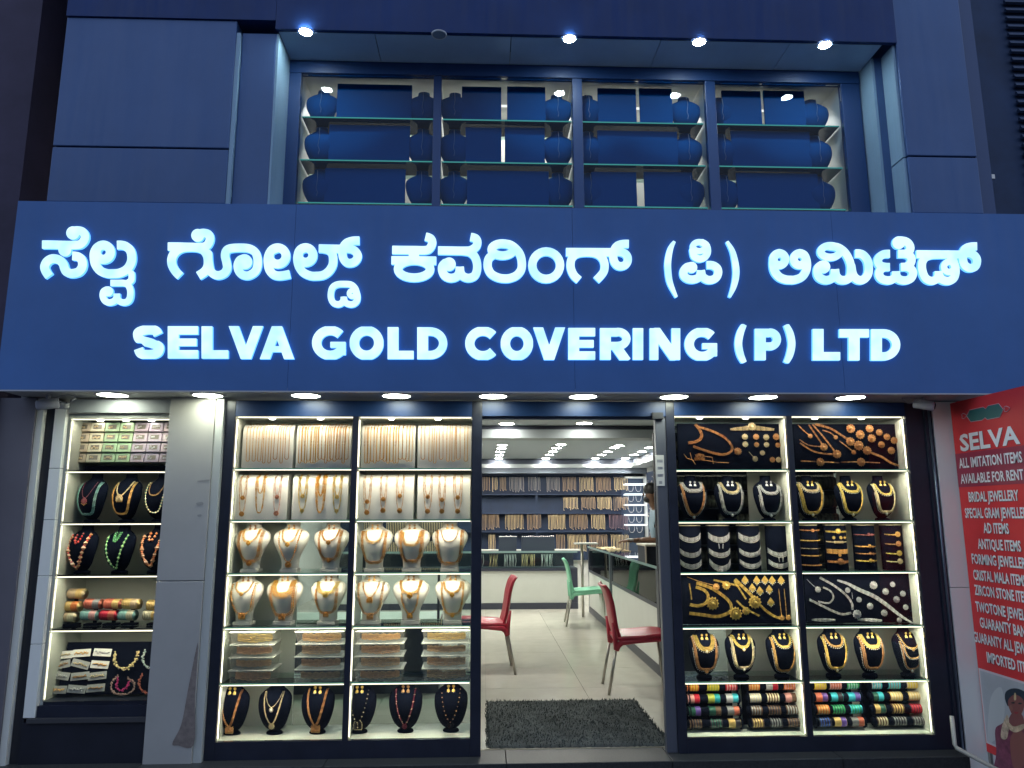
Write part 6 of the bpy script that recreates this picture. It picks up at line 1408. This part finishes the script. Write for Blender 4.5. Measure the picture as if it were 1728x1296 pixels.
# ================================================================ RIGHT SIDE: dark jamb, tiled pillar, banner, pipe
rj = empty('shutter_track', (0, 0, 0)); tag(rj, 'dark ribbed shutter track between the right showcase and the white tiled pillar', 'shutter track')
bbox('track_body', (2.861, -0.03, -.1), (2.905, .05, 2.118), FRAME, rj); put('track_rib', MB().tube([(2.885, -.036, 0), (2.885, -.036, 2.1)], .008, 8).mesh('track_rib', mat('rib_steel', (.12, .15, .2), .3, .6), True), rj)
tp = empty('tiled_pillar', (0, 0, 0)); tag(tp, 'white glossy tiled pillar at the right edge of the shopfront behind the red banner', 'pillar')
bevel(bbox('tile', (2.906, -.04, .95), (3.40, .24, 2.118), tm, tp), .003); bevel(bbox('tile', (2.906, -.04, -.165), (3.40, .24, .947), tm, tp), .003)
bn = empty('vertical_banner', (0, 0, 0)); tag(bn, 'tall red vertical banner listing jewellery services beside the right showcase', 'banner')
XBn = 3.02
def PB(px_, py_): return PX(px_, py_, XBn)
BR = mat('banner_red', (0.66, 0.045, 0.05), 0.4, var=0.06, vscale=3, spec=0.2); BRM = mat('banner_maroon', (0.30, 0.025, 0.06), 0.4); BWT = mat('banner_white_print', (0.78, 0.76, 0.78), 0.5); BSH = mat('banner_dark_print', (0.10, 0.02, 0.04), 0.5)
tl = PB(1603, 681); Yl = tl.y; bw = 0.95; Yr = Yl - bw; zt = tl.z; zbn = .0
bbox('sheet', (XBn, Yr, zbn), (XBn+.004, Yl, zt), BR, bn)
bbox('frame_bar', (XBn+.0045, Yr, zt-.02), (XBn+.02, Yl, zt), STEEL, bn); bbox('frame_bar', (XBn+.0045, Yl-.02, -.17), (XBn+.02, Yl, zt-.0205), STEEL, bn); bbox('frame_bar', (XBn+.0045, Yr, -.17), (XBn+.02, Yr+.02, zt-.0205), STEEL, bn)
def flat(name, pts, off, M, par=bn):          # pts in banner coordinates: u from left edge, z
    me = bpy.data.meshes.new(name); me.from_pydata([(XBn-off, Yl-u, z) for u, z in pts], [], [tuple(range(len(pts)))]); me.materials.append(M); return put(name, me, par)
zz1, zz2 = PB(1614, 766).z, PB(1626, 822).z
flat('maroon_block', [(0, zz2), (bw, zz2), (bw, zz1), (0, zz1)], .0012, BRM)
def btext(s, px_, py_, h, sx, M_=BWT, bold=.0):
    q = PB(px_, py_)            # left end, baseline
    for M, off, d in ((BSH, .0020, .003), (M_, .0032, 0)):
        cu = bpy.data.curves.new('lettering', 'FONT'); cu.body = s; cu.size = h; cu.offset = bold; cu.resolution_u = 2
        to = bpy.data.objects.new('lettering', cu); col.objects.link(to); dg = bpy.context.evaluated_depsgraph_get(); me = bpy.data.meshes.new_from_object(to.evaluated_get(dg)); bpy.data.objects.remove(to)
        x0 = min(v.co.x for v in me.vertices)
        for v in me.vertices: x, y = (v.co.x-x0)*sx, v.co.y; v.co = (XBn-off, q.y-x-d, q.z+y-d)
        me.materials.clear(); me.materials.append(M); put('lettering', me, bn)
def hpx(x, y0, y1): return PB(x, y0).z-PB(x, y1).z
def fit(s, xa, ya, yb, xe):   # left x, cap top y, baseline y, right end x
    h = hpx(xa, ya, yb)/.72; L = PB(xa, yb).y-PB(xe, yb).y
    cu = bpy.data.curves.new('measure', 'FONT'); cu.body = s; cu.size = h; to = bpy.data.objects.new('measure', cu); col.objects.link(to); bpy.context.view_layer.update(); w = to.dimensions.x; bpy.data.objects.remove(to)
    return h, L/w
h, sx = fit('SELVA', 1622, 733, 761, 1721); btext('SELVA', 1622, 761, h, sx, BWT, h*.03)
h, sx = fit('ALL IMITATION ITEMS', 1620, 774, 790.5, 1727); btext('ALL IMITATION ITEMS', 1620, 790, h, sx, BWT, h*.024)
h2, sx2 = fit('AVAILABLE FOR RENT', 1622.5, 800, 816, 1729); btext('AVAILABLE FOR RENT', 1622.5, 816, h2, sx2, BWT, h2*.024)
h, sx = fit('BRIDAL JEWELLERY', 1636, 830, 846.5, 1720)
for s, x, y in [('BRIDAL JEWELLERY', 1636, 846.5), ('SPECIAL GRAM JEWELLERY', 1630, 873.5), ('AD ITEMS', 1661, 899), ('ANTIQUE ITEMS', 1651.5, 925.5), ('FORMING JEWELLERY', 1641.5, 950.5), ('CRISTAL MALA ITEMS', 1644, 977.5),
                ('ZIRCON STONE ITEMS', 1646, 1003), ('TWOTONE JEWELLERY', 1648, 1031), ('GUARANTY BANGLES', 1655, 1058), ('GUARANTY ALL JEWELLERY', 1644.5, 1082), ('IMPORTED ITEMS', 1667, 1117)]:
    btext(s, x, y, h, sx*(.93 if len(s) > 17 else 1.0), BWT, h*.026)
# green emblem
def uz(px_, py_): q = PB(px_, py_); return (Yl-q.y, q.z)
em = [uz(*p) for p in [(1632,702),(1637,692),(1660,687),(1664,690),(1668,685),(1686,681),(1694,691),(1688,704),(1667,708),(1663,705),(1658,709),(1639,712)]]
flat('emblem', em, .0026, mat('emblem_green', (.02, .12, .11), .5))
mb = MB(); mb.tube([(XBn-.003, Yl-u, z) for u, z in em+[em[0]]], .0022, 4); put('emblem_outline', mb.mesh('emblem_outline', mat('emblem_outline', (.50, .30, .34), .5)), bn)
for cx_, cy_ in ((1699, 690), (1627, 702)):
    u, z = uz(cx_, cy_); mb = MB(); mb.tube([(XBn-.003, Yl-u-.022*cos(t)*(1+.3*cos(3*t)), z+.016*sin(t)) for t in [k*pi/8 for k in range(17)]], .002, 4); put('emblem_scroll', mb.mesh('emblem_scroll', MATS['emblem_outline']), bn)
# printed portrait panel
ph_ = [uz(1654, 1131), uz(1728, 1152)]; u0 = ph_[0][0]; zp = ph_[0][1]
flat('photo_border', [(u0-.012, .05), (bw-.04, .05), (bw-.04, zp+.012), (u0-.012, zp+.012)], .0014, mat('photo_border', (.62, .55, .58), .5))
flat('photo_ground', [(u0, .062), (bw-.055, .062), (bw-.055, zp), (u0, zp)], .0022, mat('photo_ground', (.40, .42, .46), .5, var=.15, vscale=3))
def fig(name, pts, off, c, v=0): flat(name, [uz(*p) for p in catmull(pts, 5, True)], off, mat('print_'+name, c, .5, var=v, vscale=30))
fig('sari', [(1680,1320),(1682,1270),(1680,1232),(1690,1222),(1705,1214),(1722,1216),(1742,1230),(1752,1262),(1752,1320)], .0026, (.20, .05, .09), .4)
fig('face', [(1701,1186),(1703,1172),(1714,1168),(1726,1172),(1730,1186),(1726,1202),(1718,1212),(1709,1206)], .0030, (.22, .075, .07))
fig('neck', [(1708,1204),(1724,1204),(1730,1226),(1716,1240),(1702,1224)], .0028, (.22, .075, .075))
fig('hair', [(1697,1180),(1698,1168),(1708,1162),(1722,1163),(1734,1172),(1738,1190),(1732,1196),(1727,1180),(1714,1172),(1703,1180),(1702,1192)], .0034, (.015, .03, .05))
fig('hands', [(1708,1240),(1722,1232),(1732,1250),(1730,1290),(1712,1296),(1706,1262)], .0034, (.27, .10, .085))
fig('eye', [(1707,1186),(1711,1184.5),(1714,1186),(1711,1187.5)], .0038, (.02, .02, .02))
fig('eye', [(1719,1187),(1723,1185.5),(1726,1187.5),(1722,1188.5)], .0038, (.02, .02, .02))
fig('lips', [(1712,1202),(1716,1201),(1720,1202.5),(1716,1205)], .0038, (.30, .03, .04))
fig('cheek', [(1704,1192),(1708,1190),(1710,1197),(1706,1200)], .0034, (.28, .11, .09))
fig('forehead_jewel', [(1713,1170),(1715,1170),(1716,1179),(1714,1182),(1712,1179)], .0040, (.60, .45, .25))
fig('collar', [(1702,1218),(1712,1226),(1728,1222),(1731,1228),(1714,1236),(1700,1226)], .0040, (.55, .42, .28), .5)
fig('backlight', [(1672,1180),(1690,1160),(1696,1200),(1686,1240),(1668,1250)], .0024, (.50, .52, .54))
fig('jewels', [(1693,1222),(1701,1206),(1704,1222),(1700,1246),(1690,1244)], .0038, (.55, .42, .30), .5)
# waste pipe
pp = put('waste_pipe', MB().tube([tuple(P(1606, 1208, -.14)), tuple(P(1611, 1256, -.16)), tuple(P(1614, 1262, -.17)), tuple(P(1662, 1288, -.22)), tuple(P(1720, 1318, -.30))], .012, 10).mesh('waste_pipe', mat('cream_pipe', (.55, .53, .44), .4), True)); tag(pp, 'cream plastic pipe bending along the foot of the tiled pillar', 'pipe')
# ================================================================ CCTV and cables under the soffit
def cctv(px_, py_, flip, label):
    v = P(px_, py_, -.16); o = empty('security_camera', v); tag(o, label, 'security camera'); wm = mat('camera_grey', (.40, .40, .44), .4)
    put('bracket', MB().tube([(0, 0, 2.127-v.z), (0, 0, .03), (flip*.01, 0, .02)], .012, 8).mesh('bracket', wm, True), o)
    b = put('housing', MB().lathe([(.020, -.06), (.030, -.055), (.032, .05), (.028, .06)], (0, 0, 0), 'x', 16).mesh('housing', wm, True), o); b.rotation_euler = (0, radians(-14*flip), radians(35*flip))
    l_ = put('lens', MB().lathe([(.022, .0), (.018, .004), (.001, .006)], (.061, 0, 0), 'x', 14).mesh('lens', mat('lens_black', (.01, .01, .012), .1), True), b)
cctv(80, 682, 1, 'grey bullet security camera under the left end of the sign'); cctv(1559, 683, -1, 'small security camera under the right end of the sign')
for nm_, cx_, cy_ in (('left', 112, 672), ('right', 1535, 672)):
    v = P(cx_, cy_, -.17); pts = [(v.x+.05*cos(t), -.17+.01*sin(3*t), min(v.z+.03*sin(t), 2.122)) for t in [k*pi/10 for k in range(24)]]
    o = put('cable_loop', MB().tube(pts, .0028, 6).mesh('cable_loop', mat('cable_grey', (.35, .36, .40), .4), True)); tag(o, 'loose loop of thin grey cable beside the %s security camera' % ('bullet' if nm_ == 'left' else 'small right hand'), 'cable')
